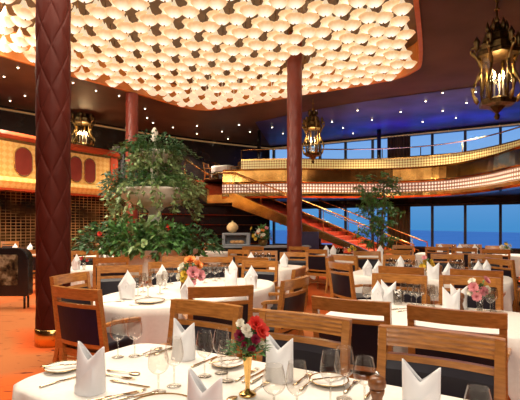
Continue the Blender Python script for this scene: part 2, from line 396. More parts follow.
for z_ in (0.55, 1.05, 1.55, 2.05, 2.55): o.sweep([p for p in LEFT[15:]], [(-0.03, z_), (0.0, z_), (0.0, z_+0.035), (-0.03, z_+0.035)])
struct(o.build('trim_1', 'brass'))
o = MB().sweep(LEFT, [(-0.10, CEIL-0.16), (0.0, CEIL-0.16), (0.0, CEIL-0.11), (-0.10, CEIL-0.11)]); struct(o.build('trim_cornice_left', 'cornice_gold_glow'))
def emblem(px, y):
    c = min(LEFT, key=lambda p: abs(260+F*p.x/p.y-px)); i = LEFT.index(c); d = (LEFT[min(i+1, len(LEFT)-1)]-LEFT[i-1]).normalized(); z_ = hz(y, c.y)
    Mx = Matrix.Translation((c.x+d.y*0.02, c.y-d.x*0.02, z_)) @ Matrix.Rotation(math.atan2(d.y, d.x), 4, 'Z') @ Matrix.Rotation(PI/2, 4, 'X')
    return tag(MB().prism([((0.2 if i % 2 == 0 else 0.05)*math.cos(i*PI/4+PI/2), (0.2 if i % 2 == 0 else 0.05)*math.sin(i*PI/4+PI/2)) for i in range(8)], -0.01, 0.02, Mx).build('star_emblem', 'brass'), 'gold four-pointed star on the black panelled wall', 'emblem')
emblem(199, 221)
# window wall: parapets, beams, mullions, panes
def wpt(t_, off=0.0): return WIN0+WD*t_+WN*off
ts = [-5.75+0.0]+[-3.07+1.36*i for i in range(-1, 11)]
def wseg(name, t0, t1, z0, z1, m, off=0.0, th=0.2):
    a, b_ = wpt(t0, off), wpt(t1, off)
    return MB().sweep([a, b_], [(0, z0), (0, z1), (th, z1), (th, z0)]).build(name, m)
struct(wseg('wall_window_lower', -6, 11, 0, 0.5, 'wall_dark'))
struct(wseg('wall_window_middle', -6, 11, 2.43, 4.72, 'wall_dark'))
struct(wseg('wall_window_top', -6, 11, 5.72, CEIL, 'wall_dark'))
o = MB().sweep([wpt(-6, 0.08), wpt(11, 0.08)], [(0, CEIL-0.17), (0, CEIL-0.12), (0.08, CEIL-0.12), (0.08, CEIL-0.17)]); struct(o.build('trim_cornice_right', 'cornice_gold_glow'))
o = MB().sweep([wpt(-6, 0.06), wpt(11, 0.06)], [(0, 2.4), (0, 2.52), (0.06, 2.52), (0.06, 2.4)]); struct(o.build('trim_window_beam', 'mullion'))
wn = 0
for (z0, z1) in ((0.5, 2.43), (4.72, 5.72)):
    for i in range(len(ts)-1):
        if ts[i] > 8: continue
        wn += 1
        a, b_ = wpt(ts[i], -0.05), wpt(ts[i+1], -0.05)
        root = empty('window_%d' % wn, (a.x, a.y, z0)); struct(root)
        ob = MB().sweep([a, b_], [(0, z0), (0, z1), (0.02, z1), (0.02, z0)]).build('window_pane', 'window_glass'); ob.parent = root; ob.matrix_parent_inverse = Matrix.Translation((-a.x, -a.y, -z0))
        f = MB()
        c1, c2 = wpt(ts[i]-0.055, 0.05), wpt(ts[i]+0.055, 0.05)
        f.sweep([c1, c2], [(0, z0), (0, z1), (0.14, z1), (0.14, z0)])
        f.sweep([wpt(ts[i], 0.0), wpt(ts[i+1], 0.0)], [(0, z0), (0, z0+0.05), (0.08, z0+0.05), (0.08, z0)])
        ob = f.build('window_frame', 'mullion'); ob.parent = root; ob.matrix_parent_inverse = Matrix.Translation((-a.x, -a.y, -z0))
# curtains either side of the pier
def curtain(t0, t1, z0, z1, label):
    N = 36; pts = []
    for i in range(N+1):
        q = i/N; p = wpt(t0+(t1-t0)*q, 0.22+0.06*math.sin(q*2*PI*7)); pts.append(p)
    return tag(MB().sweep(pts, [(0, z0), (0, z1), (0.03, z1), (0.03, z0)], smooth=True).build('curtain', 'curtain'), label, 'curtain')
curtain(0.40, 1.42, 0.02, 2.42, 'brown and gold pleated curtain by the lower windows behind the leafy tree')
curtain(0.40, 1.42, DECK+0.02, 5.7, 'brown pleated curtain by the upper windows above the balcony')
sea = MB().add([(-900, 30, -18), (900, 30, -18), (900, 2500, -18), (-900, 2500, -18)], [(0, 1, 2, 3)]).build('sea', 'sea'); struct(sea)

# ------------------------------------------------------------------ upper deck, right balcony
FPTS = [(-1.6, 18.4), (0.4, 18.05), (1.67, 17.95), (3.83, 18.1), (5.83, 17.8), (7.25, 16.8), (7.85, 14.9), (7.85, 12.85), (8.2, 9.5), (9.5, 6.0)]
FAS = catmull(FPTS, 6)
def offs(path, d):
    out = []
    for i, p in enumerate(path):
        q = (path[min(i+1, len(path)-1)]-path[max(i-1, 0)]).normalized(); out.append(p+Vector((-q.y, q.x))*d)
    return out
bal = tag(empty('balcony', (5.83, 17.8, 2.66)), 'curved brass-fronted balcony with a glittering crystal band across the right', 'balcony')
def pw(o, root):
    o.parent = root; o.matrix_parent_inverse = Matrix.Translation(-Vector(root.location)); return o
pw(MB().sweep(FAS, [(-0.06, 2.66), (-0.12, 2.74), (-0.12, 2.84), (0.0, 2.92), (0.3, 2.92), (0.3, 2.66)]).build('bottom_molding', 'brass_panel'), bal)
pw(MB().sweep(FAS, [(-0.03, 2.92), (-0.03, 3.28), (0.1, 3.28), (0.1, 2.92)]).build('crystal_band', 'crystal'), bal)
pw(MB().sweep(FAS, [(-0.06, 3.28), (-0.10, 3.32), (0.02, 3.37), (0.06, 3.84), (0.0, 3.90), (0.2, 3.90), (0.2, 3.28)]).build('fascia_panel', 'brass_panel'), bal)
slab = [p for p in offs(FAS, 0.2)]+[Vector((15.4, 4.5)), winend-WD*0.1+WN*0.1, corner+WN*0.2, LEFT[-4]+Vector((0.2, -0.2)), Vector((-2.7, 20.6)), Vector((-2.6, 19.2))]
for z_, nm in ((2.78, 'deck_underside'), (DECK, 'deck_floor')): pw(plate_with_hole(nm, slab, None, z_, 'deck_dark'), bal)
PAR = offs(FAS, 1.15)[2:-6]
par = tag(empty('parapet', (PAR[0].x, PAR[0].y, DECK)), 'low honeycomb-pierced glowing parapet with a brass handrail on the upper deck', 'railing')
pw(MB().sweep(PAR, [(0, 3.98), (0, 4.45), (0.06, 4.45), (0.06, 3.98)]).build('honeycomb_panel', 'honeycomb'), par)
pw(MB().sweep(PAR, [(-0.02, 3.9), (-0.02, 3.98), (0.08, 3.98), (0.08, 3.9)]).build('bottom_rail', 'dark_brass'), par)
pw(MB().sweep(PAR, [(-0.02, 4.45), (-0.02, 4.50), (0.08, 4.50), (0.08, 4.45)]).build('edge_rail', 'brass'), par)
pw(MB().tube([(p.x, p.y, 4.93) for p in offs(PAR, 0.03)], 0.028, 8).build('handrail', 'brass'), par)
for i in range(0, len(PAR), 4):
    p = offs(PAR, 0.03)[i]; pw(MB().tube([(p.x, p.y, DECK), (p.x, p.y, 4.93)], 0.022, 6).build('post', 'dark_brass'), par)

# ------------------------------------------------------------------ left box balcony
BPTS = [(-11.2, 10.0), (-9.6, 12.3), (-8.4, 13.95), (-7.5, 15.7), (-6.75, 16.95), (-6.3, 17.55), (-6.05, 18.1), (-6.3, 18.7)]
BOX = catmull(BPTS, 6)
lb = tag(empty('box_balcony', (-7.5, 15.7, 2.66)), 'curved cream-gold box balcony with red ovals and red top rail at left', 'balcony')
pw(MB().sweep(BOX, [(-0.10, 2.66), (-0.12, 2.73), (0.4, 2.73), (0.4, 2.66)]).build('bottom_strip', 'red_lacquer'), lb)
pw(MB().sweep(BOX, [(-0.06, 2.73), (-0.2, 2.95), (-0.16, 3.08), (-0.02, 3.12), (0.3, 3.12), (0.3, 2.73)]).build('bottom_molding', 'quilted_gold'), lb)
pw(MB().sweep(BOX, [(0.0, 3.12), (0.0, 4.28), (0.12, 4.28), (0.12, 3.12)]).build('quilted_panel', 'quilted_gold'), lb)
pw(MB().sweep(BOX, [(-0.04, 4.28), (-0.04, 4.36), (0.12, 4.36), (0.12, 4.28)]).build('shadow_rail', 'dark_brass'), lb)
pw(MB().sweep(BOX, [(-0.10, 4.36), (-0.14, 4.48), (-0.08, 4.60), (0.22, 4.60), (0.22, 4.36)]).build('top_rail', 'red_lacquer'), lb)
pw(MB().sweep(BOX[32:], [(-0.06, 3.0), (-0.06, 4.3), (-0.015, 4.3), (-0.015, 3.0)]).build('end_panel', 'red_lacquer'), lb)
bs = offs(BOX, 0.3)+[Vector((-6.9, 18.3)), Vector((-10, 15.0)), Vector((-12.5, 12.4))]
for z_, nm in ((2.75, 'deck_underside'), (DECK, 'deck_floor')): pw(plate_with_hole(nm, bs, None, z_, 'deck_dark'), lb)
def on_box(px):
    best = min(range(len(BOX)-1), key=lambda i: abs(260+F*BOX[i].x/BOX[i].y-px)); 
    for i in range(len(BOX)-1):
        a, b_ = 260+F*BOX[i].x/BOX[i].y-px, 260+F*BOX[i+1].x/BOX[i+1].y-px
        if a*b_ <= 0: q = a/(a-b_); return BOX[i]*(1-q)+BOX[i+1]*q, (BOX[i+1]-BOX[i]).normalized()
    return BOX[best], (BOX[best+1]-BOX[best]).normalized()
def oval(px, root, a_=0.30):
    p, d = on_box(px); Mx = Matrix.Translation((p.x, p.y, 3.66)) @ Matrix.Rotation(math.atan2(d.y, d.x), 4, 'Z') @ Matrix.Rotation(PI/2, 4, 'X')
    def stad(a, h): return [(a*math.cos(t_), (h-a)*(1 if math.sin(t_) >= 0 else -1)+a*math.sin(t_)) for t_ in [2*PI*(i+0.5)/28 for i in range(28)]]
    q = pw(MB().prism(stad(a_+0.035, 0.50), 0.0, 0.03, Mx).build('oval_frame', 'brass'), root)
    r_ = MB().prism(stad(a_, 0.46), 0.0, 0.045, Mx).build('oval_panel', 'oval_red'); r_.parent = q
for px, a_ in ((23, 0.30), (51, 0.28), (75.5, 0.235), (89.5, 0.22)): oval(px, lb, a_)

# ------------------------------------------------------------------ staircase
S0 = Vector((-1.14, 18.2)); SD = Vector((0.873, -0.488)).normalized(); SN = Vector((-SD.y, SD.x))
SW = 3.0; SL = 7.0; SH0 = 2.82; NST = 16
st = tag(empty('staircase', (S0.x, S0.y, 0)), 'brass-sided staircase with red carpeted treads rising to the balcony', 'stairs')
def sp(s_, o_, z_): p = S0+SD*s_+SN*o_; return (p.x, p.y, z_)
stp = MB()
for i in range(NST):
    a, b_ = SL*i/NST, SL*(i+1)/NST; zt = SH0*(1-(i+1)/NST)+0.02; 
    vs = [sp(a, 0.05, max(0, zt-0.24)), sp(b_, 0.05, max(0, zt-0.24)), sp(b_, SW, max(0, zt-0.24)), sp(a, SW, max(0, zt-0.24)), sp(a, 0.05, zt), sp(b_, 0.05, zt), sp(b_, SW, zt), sp(a, SW, zt)]
    stp.add(vs, [(0, 3, 2, 1), (4, 5, 6, 7), (0, 1, 5, 4), (1, 2, 6, 5), (2, 3, 7, 6), (3, 0, 4, 7)])
pw(stp.build('steps', 'red_carpet'), st)
def slant(o0, o1, dz0, dz1, name, m, s0=0.0, s1=SL):
    vs = []; g = lambda s_: SH0*(1-s_/SL)
    for s_ in (s0, s1):
        for o_ in (o0, o1):
            for dz in (dz0, dz1): vs.append(sp(s_, o_, max(0.0, g(s_)+dz)))
    return pw(MB().add(vs, [(0, 1, 3, 2), (4, 6, 7, 5), (0, 4, 5, 1), (2, 3, 7, 6), (0, 2, 6, 4), (1, 5, 7, 3)]).build(name, m), st)
slant(-0.06, 0.05, -0.5, 0.05, 'stringer', 'brass_panel'); slant(SW, SW+0.1, -0.5, 0.05, 'stringer', 'brass_panel')
slant(-0.08, 0.07, 0.05, 0.09, 'stringer_cap', 'brass'); slant(SW-0.02, SW+0.12, 0.05, 0.09, 'stringer_cap', 'brass')
for o_ in (0.0, SW+0.05):
    g = lambda s_: SH0*(1-s_/SL)
    pw(MB().tube([sp(-1.3, o_, SH0+0.95), sp(-0.2, o_, SH0+0.95), sp(0.1, o_, SH0+0.92), sp(SL, o_, 0.95), sp(SL+0.3, o_, 0.85), sp(SL+0.32, o_, 0.6)], 0.03, 8).build('handrail', 'brass'), st)
    pw(MB().tube([sp(0.0, o_, SH0+0.52), sp(SL, o_, 0.5)], 0.016, 6).build('middle_rail', 'brass'), st)
    for i in range(6): s_ = SL*i/5.2; pw(MB().tube([sp(s_, o_, g(s_)+0.1), sp(s_, o_, g(s_)+0.93)], 0.016, 6).build('baluster', 'brass'), st)
# landing and upper flight
lv = [sp(0, -0.06, 0), sp(-1.3, -0.06, 0), sp(-1.3, SW, 0), sp(0, SW, 0)]
pw(MB().prism([(p[0], p[1]) for p in lv], SH0-0.34, SH0+0.02).build('landing', 'brass_panel'), st)
q0 = Vector(sp(-1.3, -0.06, 0)[:2]); UDir = Vector((-0.62, 0.78)).normalized()
uf = MB(); us = MB()
for i in range(6):
    a = q0+UDir*(0.3*i); b_ = q0+UDir*(0.3*(i+1)); nn = Vector((UDir.y, -UDir.x)); zt = SH0+0.14*(i+1)
    us.prism([tuple(a+nn*0.1), tuple(a+nn*1.7), tuple(b_+nn*1.7), tuple(b_+nn*0.1)], zt-0.3, zt)
pw(us.build('upper_steps', 'red_carpet'), st)
nn = Vector((UDir.y, -UDir.x)); a = q0; b_ = q0+UDir*2.1
for k_ in (0.0, 1.7):
    vs = []
    for p, z_ in ((a, SH0-0.34), (b_, SH0+0.55)):
        for d_ in (0.0, 0.1):
            for dz in (0, 0.62): vs.append((p.x+nn.x*(k_+d_), p.y+nn.y*(k_+d_), z_+dz))
    pw(MB().add(vs, [(0, 1, 3, 2), (4, 6, 7, 5), (0, 4, 5, 1), (2, 3, 7, 6), (0, 2, 6, 4), (1, 5, 7, 3)]).build('upper_stringer', 'brass_panel'), st)
    p0 = a+nn*(k_+0.05); p1 = b_+nn*(k_+0.05)
    pw(MB().tube([(p0.x, p0.y, SH0+0.95), (p1.x, p1.y, SH0+1.85), (p1.x+UDir.x*0.8, p1.y+UDir.y*0.8, SH0+1.9)], 0.03, 8).build('handrail', 'brass'), st)
    pw(MB().tube([(p1.x, p1.y, SH0+0.9), (p1.x, p1.y, SH0+1.85)], 0.02, 6).build('baluster', 'brass'), st)

# ------------------------------------------------------------------ columns
def column_mesh(R, H, seg, rows):
    vs = []; fs = []; nd = 5; dh = 0.52
    for j in range(rows+1):
        z_ = 0.2+(H-0.2)*j/rows
        for i in range(seg):
            a = 2*PI*i/seg; s_ = a*nd/(2*PI); q = z_/dh
            d1 = abs((s_+q) % 1.0-0.5); d2 = abs((s_-q) % 1.0-0.5); d = min(0.5-d1, 0.5-d2)
            r_ = R+0.009*min(1.0, d/0.3)-0.010*max(0.0, 1-d/0.05)-0.007; vs.append((r_*math.cos(a), r_*math.sin(a), z_))
    for j in range(rows):
        for i in range(seg): k_ = (i+1) % seg; fs.append((j*seg+i, j*seg+k_, (j+1)*seg+k_, (j+1)*seg+i))
    return MB().add(vs, fs, True)
def column(x, y, H, label, seg, rows, m='red_leather'):
    r_ = tag(empty('column', (x, y, 0)), label, 'column', kind='thing')
    column_mesh(0.2, H, seg, rows).build('shaft', m, r_)
    MB().lathe([(0.212, 0.0), (0.212, 0.2), (0.2, 0.21)], 32).build('brass_collar', 'brass', r_)
column(-2.57, 5.35, 6.55, 'thick dark red leather-quilted column with brass foot, nearest on the left', 160, 380)
column(0.915, 11.4, 6.55, 'slim red column in the middle, standing before the staircase', 48, 120, 'red_column_plain')
column(-4.2, 14.1, 5.82, 'red column standing behind the tiered stone planter', 48, 120, 'red_column_plain')
for x, y, lb_ in ((PX(259, 19.8), 19.8, 'thin dark post on the upper deck left of the red middle column'), (PX(379, 19.6), 19.6, 'thin dark post on the upper deck right of the hanging lantern')):
    r_ = tag(empty('post', (x, y, DECK)), lb_, 'post', kind='thing')
    MB().lathe([(0.09, 0), (0.09, CEIL-DECK-0.02)], 14).build('shaft', 'wall_dark', r_); MB().lathe([(0.12, 0), (0.12, 0.1), (0.09, 0.12)], 14).build('foot', 'dark_brass', r_)

# ------------------------------------------------------------------ chandelier of glass flower lamps
def make_lamp():
    r_ = empty('ceiling_lamp'); n = 32; vs = []; fs = []
    prof = [(0.0, -0.095), (0.035, -0.092), (0.085, -0.074), (0.13, -0.040), (0.166, -0.002), (0.19, 0.022)]
    for j, (a, z_) in enumerate(prof):
        for i in range(n):
            t_ = 2*PI*i/n; sc_ = abs(math.sin(4*t_)); k_ = (j/5.0)**2
            rr_ = max(a, 1e-4)*(1-0.10*k_*(1-sc_)); vs.append((rr_*math.cos(t_), rr_*math.sin(t_), z_+0.012*k_*(1-sc_)))
    for j in range(5):
        for i in range(n): q = (i+1) % n; fs.append((j*n+i, (j+1)*n+i, (j+1)*n+q, j*n+q))
    MB().add(vs, fs, True).build('petal_shade', 'lamp_petals', r_)
    MB().lathe([(0.15, 0.02), (0.13, 0.05), (0.075, 0.085), (0.045, 0.14), (0.014, 0.22), (0.008, 0.24)], 16).build('upper_cone', 'lamp_cone', r_)
    MB().lathe([(0.006, -0.118), (0.016, -0.108), (0.011, -0.088)], 8).build('finial', 'dark_brass', r_)
    MB().lathe([(0.006, 0.2), (0.006, 0.64)], 6).build('stem', 'dark_brass', r_)
    return r_
lampP = Proto(make_lamp)
def inside(p, poly):
    c = False; n = len(poly)
    for i in range(n):
        a, b_ = poly[i], poly[(i+1) % n]
        if (a.y > p.y) != (b_.y > p.y) and p.x < (b_.x-a.x)*(p.y-a.y)/(b_.y-a.y)+a.x: c = not c
    return c
LA = Vector((0.356, 7.97))*1.055; uu = Vector((0.56, -0.325))*1.055; vv = Vector((0.34, 0.615))*1.055
RECs = offs(REC+[REC[0]], 0.22)[:-1]
if not inside(LA, RECs) or sum((p-LA).length for p in RECs) > sum((p-LA).length for p in REC): RECs = offs(REC+[REC[0]], -0.22)[:-1]
cand = []
for i in range(-22, 23):
    for j in range(-10, 24):
        for (ox, oy, dz) in ((0, 0, 0), (0.315, 0.0, 0.0), (0.455, -0.17, 0.15)):
            p = LA+uu*i+vv*j+Vector((ox, oy)); z_ = 5.84+dz
            if p.y < 6 or not inside(p, RECs) or (p-Vector((0.915, 11.4))).length < 0.42 or (p-Vector((-4.2, 14.1))).length < 0.42: continue
            px, py = 260+F*p.x/p.y, HOR-F*(z_-EYE)/p.y
            if -8 < px < 528 and py > -6: cand.append((p.y, p, z_))
cand.sort(key=lambda q: q[0])
for d_, p, z_ in cand[:300]:
    lampP((p.x, p.y, z_), random.uniform(0, 0.8), 'lit scalloped glass flower lamp in the massed ceiling chandelier', 'lamp', 'glass flower lamps of the ceiling chandelier', 1.13)
print('LAMPS', len(cand))
if len(cand) > 300:
    mb = MB()
    for d_, p, z_ in cand[300:]:
        mb.lathe([(0.001, -0.09), (0.085, -0.07), (0.13, -0.04), (0.185, 0.02), (0.13, 0.05), (0.045, 0.12), (0.010, 0.24), (0.006, 0.55)], 12, (p.x, p.y, z_), caps=False)
    tag(mb.build('ceiling_lamps', 'lamp_cone'), 'rest of the glass flower lamps in the far corner of the chandelier', 'lamp', kind='stuff')
# star lights
STARS = [(18, 68), (4, 77), (25, 96), (10, 101), (73, 83), (96, 91), (119, 96), (145, 109), (147, 118), (153, 123), (173, 127.5), (197, 126), (197, 134), (222, 131.6), (228, 139), (239, 125), (250, 132), (316, 113), (357.6, 110.5), (332, 122), (343, 128), (372, 120), (353, 133.5), (272, 127.5), (283, 133.5), (425.6, 101.4), (442.7, 111), (456, 118), (400.6, 112), (422.6, 122), (475.7, 92), (442.7, 93), (466.6, 103), (517.5, 78), (499, 96)]
def make_star():
    r_ = empty('star_light'); MB().ball((0, 0, -0.02), 0.028, 10, 6).build('bulb', 'star_bulb', r_); MB().lathe([(0.05, -0.02), (0.05, 0.0)], 12).build('ring', 'dark_brass', r_); return r_
starP = Proto(make_star)
for (px, y) in STARS:
    p = at_h(px, y, CEIL-0.05); starP((p.x, p.y, CEIL-0.02), 0, 'tiny pinpoint star light set in the dark ceiling', 'light', 'star lights in the ceiling')

for (px, y, pw_) in ((73, 83, 420), (25, 96, 420), (153, 123, 420), (197, 134, 380), (283, 133.5, 300), (316, 113, 420), (372, 120, 300), (442.7, 93, 420), (475.7, 92, 420), (456, 118, 300), (517.5, 78, 420)):
    p = at_h(px, y, CEIL-0.05); lamp_spot('star_downlight', (p.x, p.y, CEIL-0.08), pw_*2.0, WARM)

# ------------------------------------------------------------------ lanterns
def make_lantern():
    r_ = empty('lantern'); R = 0.30; hx = [(R*math.cos(PI/6+i*PI/3), R*math.sin(PI/6+i*PI/3)) for i in range(6)]
    MB().lathe([(0.03, 1.02), (0.05, 1.06), (0.02, 1.10), (0.02, 2.3)], 10).build('hanging_rod', 'dark_brass', r_)
    for i in range(5): MB().tube([(0.045*math.cos(t_), 0.0 if i % 2 else 0.045*math.sin(t_), 1.2+i*0.15+(0.06*math.sin(t_) if i % 2 else 0)) for t_ in [2*PI*k_/10 for k_ in range(10)]], 0.012, 5, True).build('chain_link', 'dark_brass', r_)
    MB().lathe([(0.40, 0.60), (0.42, 0.64), (0.36, 0.67), (0.36, 0.74), (0.30, 0.78), (0.28, 0.86), (0.17, 0.90), (0.13, 0.97), (0.05, 1.02), (0.03, 1.06)], 6, smooth=False).build('crown', 'lantern_iron', r_)
    MB().lathe([(0.03, -0.20), (0.06, -0.16), (0.03, -0.12), (0.10, -0.08), (0.16, -0.04), (0.34, -0.02), (0.36, 0.03), (0.30, 0.06)], 6, smooth=False).build('base', 'lantern_iron', r_)
    sc_ = MB(); lf = MB()
    for (x, y) in hx:
        MB().tube([(x*0.92, y*0.92, 0.04), (x*1.02, y*1.02, 0.62)], 0.022, 6).build('corner_post', 'lantern_iron', r_)
        d = Vector((x, y, 0)).normalized()
        sc_.tube([tuple(d*(0.34+0.09*math.sin(q*PI*2.2)+0.05*q)+Vector((0, 0, 0.02+0.66*q))) for q in [i/14 for i in range(15)]], [0.030+0.012*math.sin(i*1.9) for i in range(15)], 6)
        sc_.tube([tuple(d*(0.43+0.05*math.cos(t_))+Vector((0, 0, 0.70+0.05*math.sin(t_)))) for t_ in [2*PI*k_/10 for k_ in range(10)]], 0.018, 5, True)
        lf.lathe([(0.001, -0.11), (0.06, -0.06), (0.055, 0), (0.07, 0.02), (0.03, 0.07), (0.001, 0.1)], 6, (d.x*0.37, d.y*0.37, 0.79)); lf.lathe([(0.001, -0.08), (0.05, -0.03), (0.03, 0.03), (0.001, 0.08)], 6, (d.x*0.17, d.y*0.17, 0.98))
    sc_.build('scroll_brackets', 'dark_brass', r_); lf.build('crown_leaves', 'lantern_iron', r_)
    for i in range(6):
        a, b_ = hx[i], hx[(i+1) % 6]
        MB().add([(a[0]*0.95, a[1]*0.95, 0.06), (b_[0]*0.95, b_[1]*0.95, 0.06), (b_[0]*0.98, b_[1]*0.98, 0.6), (a[0]*0.98, a[1]*0.98, 0.6)], [(0, 1, 2, 3)]).build('glass_pane', 'lantern_glass', r_)
    for i in range(4):
        x, y = 0.12*math.cos(i*PI/2+0.5), 0.12*math.sin(i*PI/2+0.5)
        c = MB().lathe([(0.016, 0.05), (0.016, 0.30)], 8, (x, y, 0)).build('candle', 'china', r_); MB().lathe([(0.001, 0.30), (0.022, 0.325), (0.018, 0.36), (0.001, 0.40)], 8, (x, y, 0)).build('flame_bulb', 'bulb', c)
    return r_
lanP = Proto(make_lantern)
for px, yb, z_, s_, lb_, pw_ in ((497, 104, 8.2, (0.95, 0.95, 1.5), 'large ornate brass lantern with lit candles hanging at upper right', 22), (313, 155, 15.0, (0.85, 0.85, 1.5), 'ornate brass lantern hanging beside the middle red column', 40), (83, 146, 17.0, (1.05, 1.05, 1.45), 'ornate gold lantern hanging over the box balcony at left', 40)):
    h = hz(yb, z_); x = PX(px, z_)
    lanP((x, z_, h), 0.2, lb_, 'lantern', 'hanging lanterns', sc=s_)
    lamp_point('lantern_glow', (x, z_, h+0.42*s_[2]), pw_, (1, 0.72, 0.4), 0.06)

# ------------------------------------------------------------------ dining chairs
def make_chair(grooves=0):
    r_ = empty('dining_chair'); W = 0.255
    def arc(x, dep=0.035): return dep*(1-(x/W)**2)       # bow of the back
    def yb(z_): return 0.215+0.075*max(0, (z_-0.42)/0.53)  # rake
    bevel(MB().box((0, -0.01, 0.455), (0.47, 0.45, 0.075)).build('seat', 'leather', r_), 0.025, 3)
    fr = MB(); fr.box((0, -0.225, 0.385), (0.46, 0.03, 0.065)).box((0, 0.2, 0.385), (0.46, 0.03, 0.065)).box((-0.225, -0.01, 0.385), (0.03, 0.42, 0.065)).box((0.225, -0.01, 0.385), (0.03, 0.42, 0.065))
    fr.build('seat_frame', 'wood', r_)
    for s_ in (-1, 1):
        MB().tube([(s_*W, -0.215, 0), (s_*W, -0.215, 0.42), (s_*W, -0.2, 0.63)], [0.022, 0.029, 0.026], 4, smooth=False).build('leg', 'wood', r_)
        MB().tube([(s_*W, 0.29, 0), (s_*W, 0.225, 0.25), (s_*W, 0.215, 0.42), (s_*W, yb(0.7), 0.7), (s_*W, yb(0.945), 0.945)], [0.024, 0.031, 0.034, 0.031, 0.028], 4, smooth=False).build('rear_leg', 'wood', r_)
        bevel(MB().tube([(s_*W, 0.245, 0.655), (s_*(W+0.012), 0.12, 0.665), (s_*(W+0.018), -0.05, 0.655), (s_*(W+0.01), -0.2, 0.635), (s_*W, -0.245, 0.615)], [0.026, 0.03, 0.036, 0.036, 0.028], 4, smooth=False, flat=0.75).build('armrest', 'wood', r_), 0.006)
        MB().tube([(s_*W, -0.21, 0.17), (s_*W, 0.24, 0.17)], 0.016, 6).build('stretcher', 'wood', r_)
    MB().tube([(-W, -0.02, 0.17), (W, -0.02, 0.17)], 0.016, 6).build('stretcher', 'wood', r_)
    N = 12; xs = [-(W+0.022)+2*(W+0.022)*i/N for i in range(N+1)]
    def bar(z0, z1, t0, name, m, grooves=0, inset=0.0, bow=0.035, pad=0.0):
        prof = []
        if grooves:
            for g_ in range(grooves*2+1):
                q = g_/(grooves*2.0); prof.append((-t0/2+(0.004 if g_ % 2 else 0.0), z0+(z1-z0)*q))
        else: prof += [(-t0/2, z0), (-t0/2-pad, z0+(z1-z0)*0.12), (-t0/2-pad, z1-(z1-z0)*0.12), (-t0/2, z1)]
        prof += [(t0/2, z1), (t0/2, z0)]
        vs = []; fs = []; n_ = len(prof)
        lim = W-inset
        for x in [-(W+0.022-inset)+2*(W+0.022-inset)*i/N for i in range(N+1)]:
            for dy, z_ in prof: vs.append((x, yb(z_)+bow*(1-(x/(W+0.022))**2)+dy, z_))
        for i in range(N):
            for k_ in range(n_): q = (k_+1) % n_; fs.append((i*n_+k_, i*n_+q, (i+1)*n_+q, (i+1)*n_+k_))
        fs += [tuple(range(n_))[::-1], tuple(N*n_+k_ for k_ in range(n_))]
        return MB().add(vs, fs).build(name, m, r_)
    bar(0.865, 0.955, 0.045, 'top_rail', 'wood', grooves)
    bar(0.795, 0.825, 0.034, 'lower_rail', 'wood', 0, 0.03)
    bar(0.50, 0.795, 0.03, 'back_pad', 'leather', 0, 0.045, pad=0.02)
    bar(0.465, 0.50, 0.03, 'bottom_rail', 'wood', 0, 0.03)
    return r_
chairP = Proto(make_chair); chairR = Proto(lambda: make_chair(4))
CH_G = 'dining chairs'
def chair(px, y, f, label, group=CH_G, h=0.95, base=0.0, pos=None, P=None):
    p = pos if pos else at_h(px, y, base+h)
    f = Vector(f).normalized(); loc = Vector(p)+f*0.285
    return (P or chairP)((loc.x, loc.y, base), math.atan2(f.x, -f.y), label, 'chair', group)
mV = tuple(-V); pV = tuple(V); pU = tuple(U); mU = tuple(-U)
# front table
chair(205, 303.5, mV, 'leftmost of the three wooden chairs across the long front table')
chair(303, 315.5, mV, 'middle of the three wooden chairs across the front table, right of the red flowers', P=chairR)
chair(438, 333, mV, 'wooden chair with ribbed top rail nearest the camera, right of the pepper mill', P=chairR)
# table with pink flowers (right, second row)
chair(350, 299.5, pV, 'wooden chair seen from behind, pulled to the pink-flower table, left of its pair')
chair(455, 309.5, pV, 'wooden chair seen from behind at the pink-flower table, right of its pair')
chair(399, 275, mV, 'wooden chair across the pink-flower table, behind the tall white napkin')
chair(469, 277, mV, 'wooden chair across the pink-flower table, directly behind the pink flowers')
# table with yellow flowers (right, third row)
chair(401, 267, pV, 'wooden chair seen from behind at the yellow-flower table, left of its near pair')
chair(476, 270, pV, 'wooden chair seen from behind at the yellow-flower table, right of its near pair')
chair(399, 255, mV, 'wooden chair on the far side of the yellow-flower table, left of the flowers')
chair(447, 254.5, mV, 'wooden chair on the far side of the yellow-flower table, right of the flowers')
chair(340, 263, (0.93, 0.36), 'wooden chair at the left end of the yellow-flower table, its back turned nearest to us')
chair(344, 255.5, (0.75, 0.66), 'wooden chair at the left end of the yellow-flower table, half hidden behind another')
chair(330, 257, (0.95, -0.3), 'wooden chair left of the yellow-flower table with only its rail showing')
chair(367, 251.5, (0.0, -1.0), 'black-backed wooden chair standing in front of the leafy tree')
chair(485, 254.5, mV, 'wooden chair right of two others at the far side of the yellow-flower table')
chair(499, 259, (0.97, 0.25), 'wooden chair with a black back turned to the white cloth at the right edge')
chair(0, 0, (-1, 0.15), 'wooden chair cut off by the right edge, showing only its arm and dark seat', pos=(3.85, 5.3))
# tables near the windows
chair(437, 247, pV, 'wooden chair by the windows, left one on the near side of the window table')
chair(464, 248, pV, 'wooden chair by the windows, right one on the near side of the window table')
chair(446, 244.3, mV, 'small wooden chair against the windows, left one beyond the window table')
chair(471, 244.5, mV, 'small wooden chair against the windows, right one beyond the window table')
chair(496, 249.5, pV, 'wooden chair in front of the white flowers at far right')
chair(497, 246, mV, 'wooden chair behind the white flowers at far right')
chair(397, 250, pV, 'wooden chair before the brown curtain, nearer of the two there')
chair(403, 245.5, mV, 'wooden chair before the brown curtain, farther of the two there')
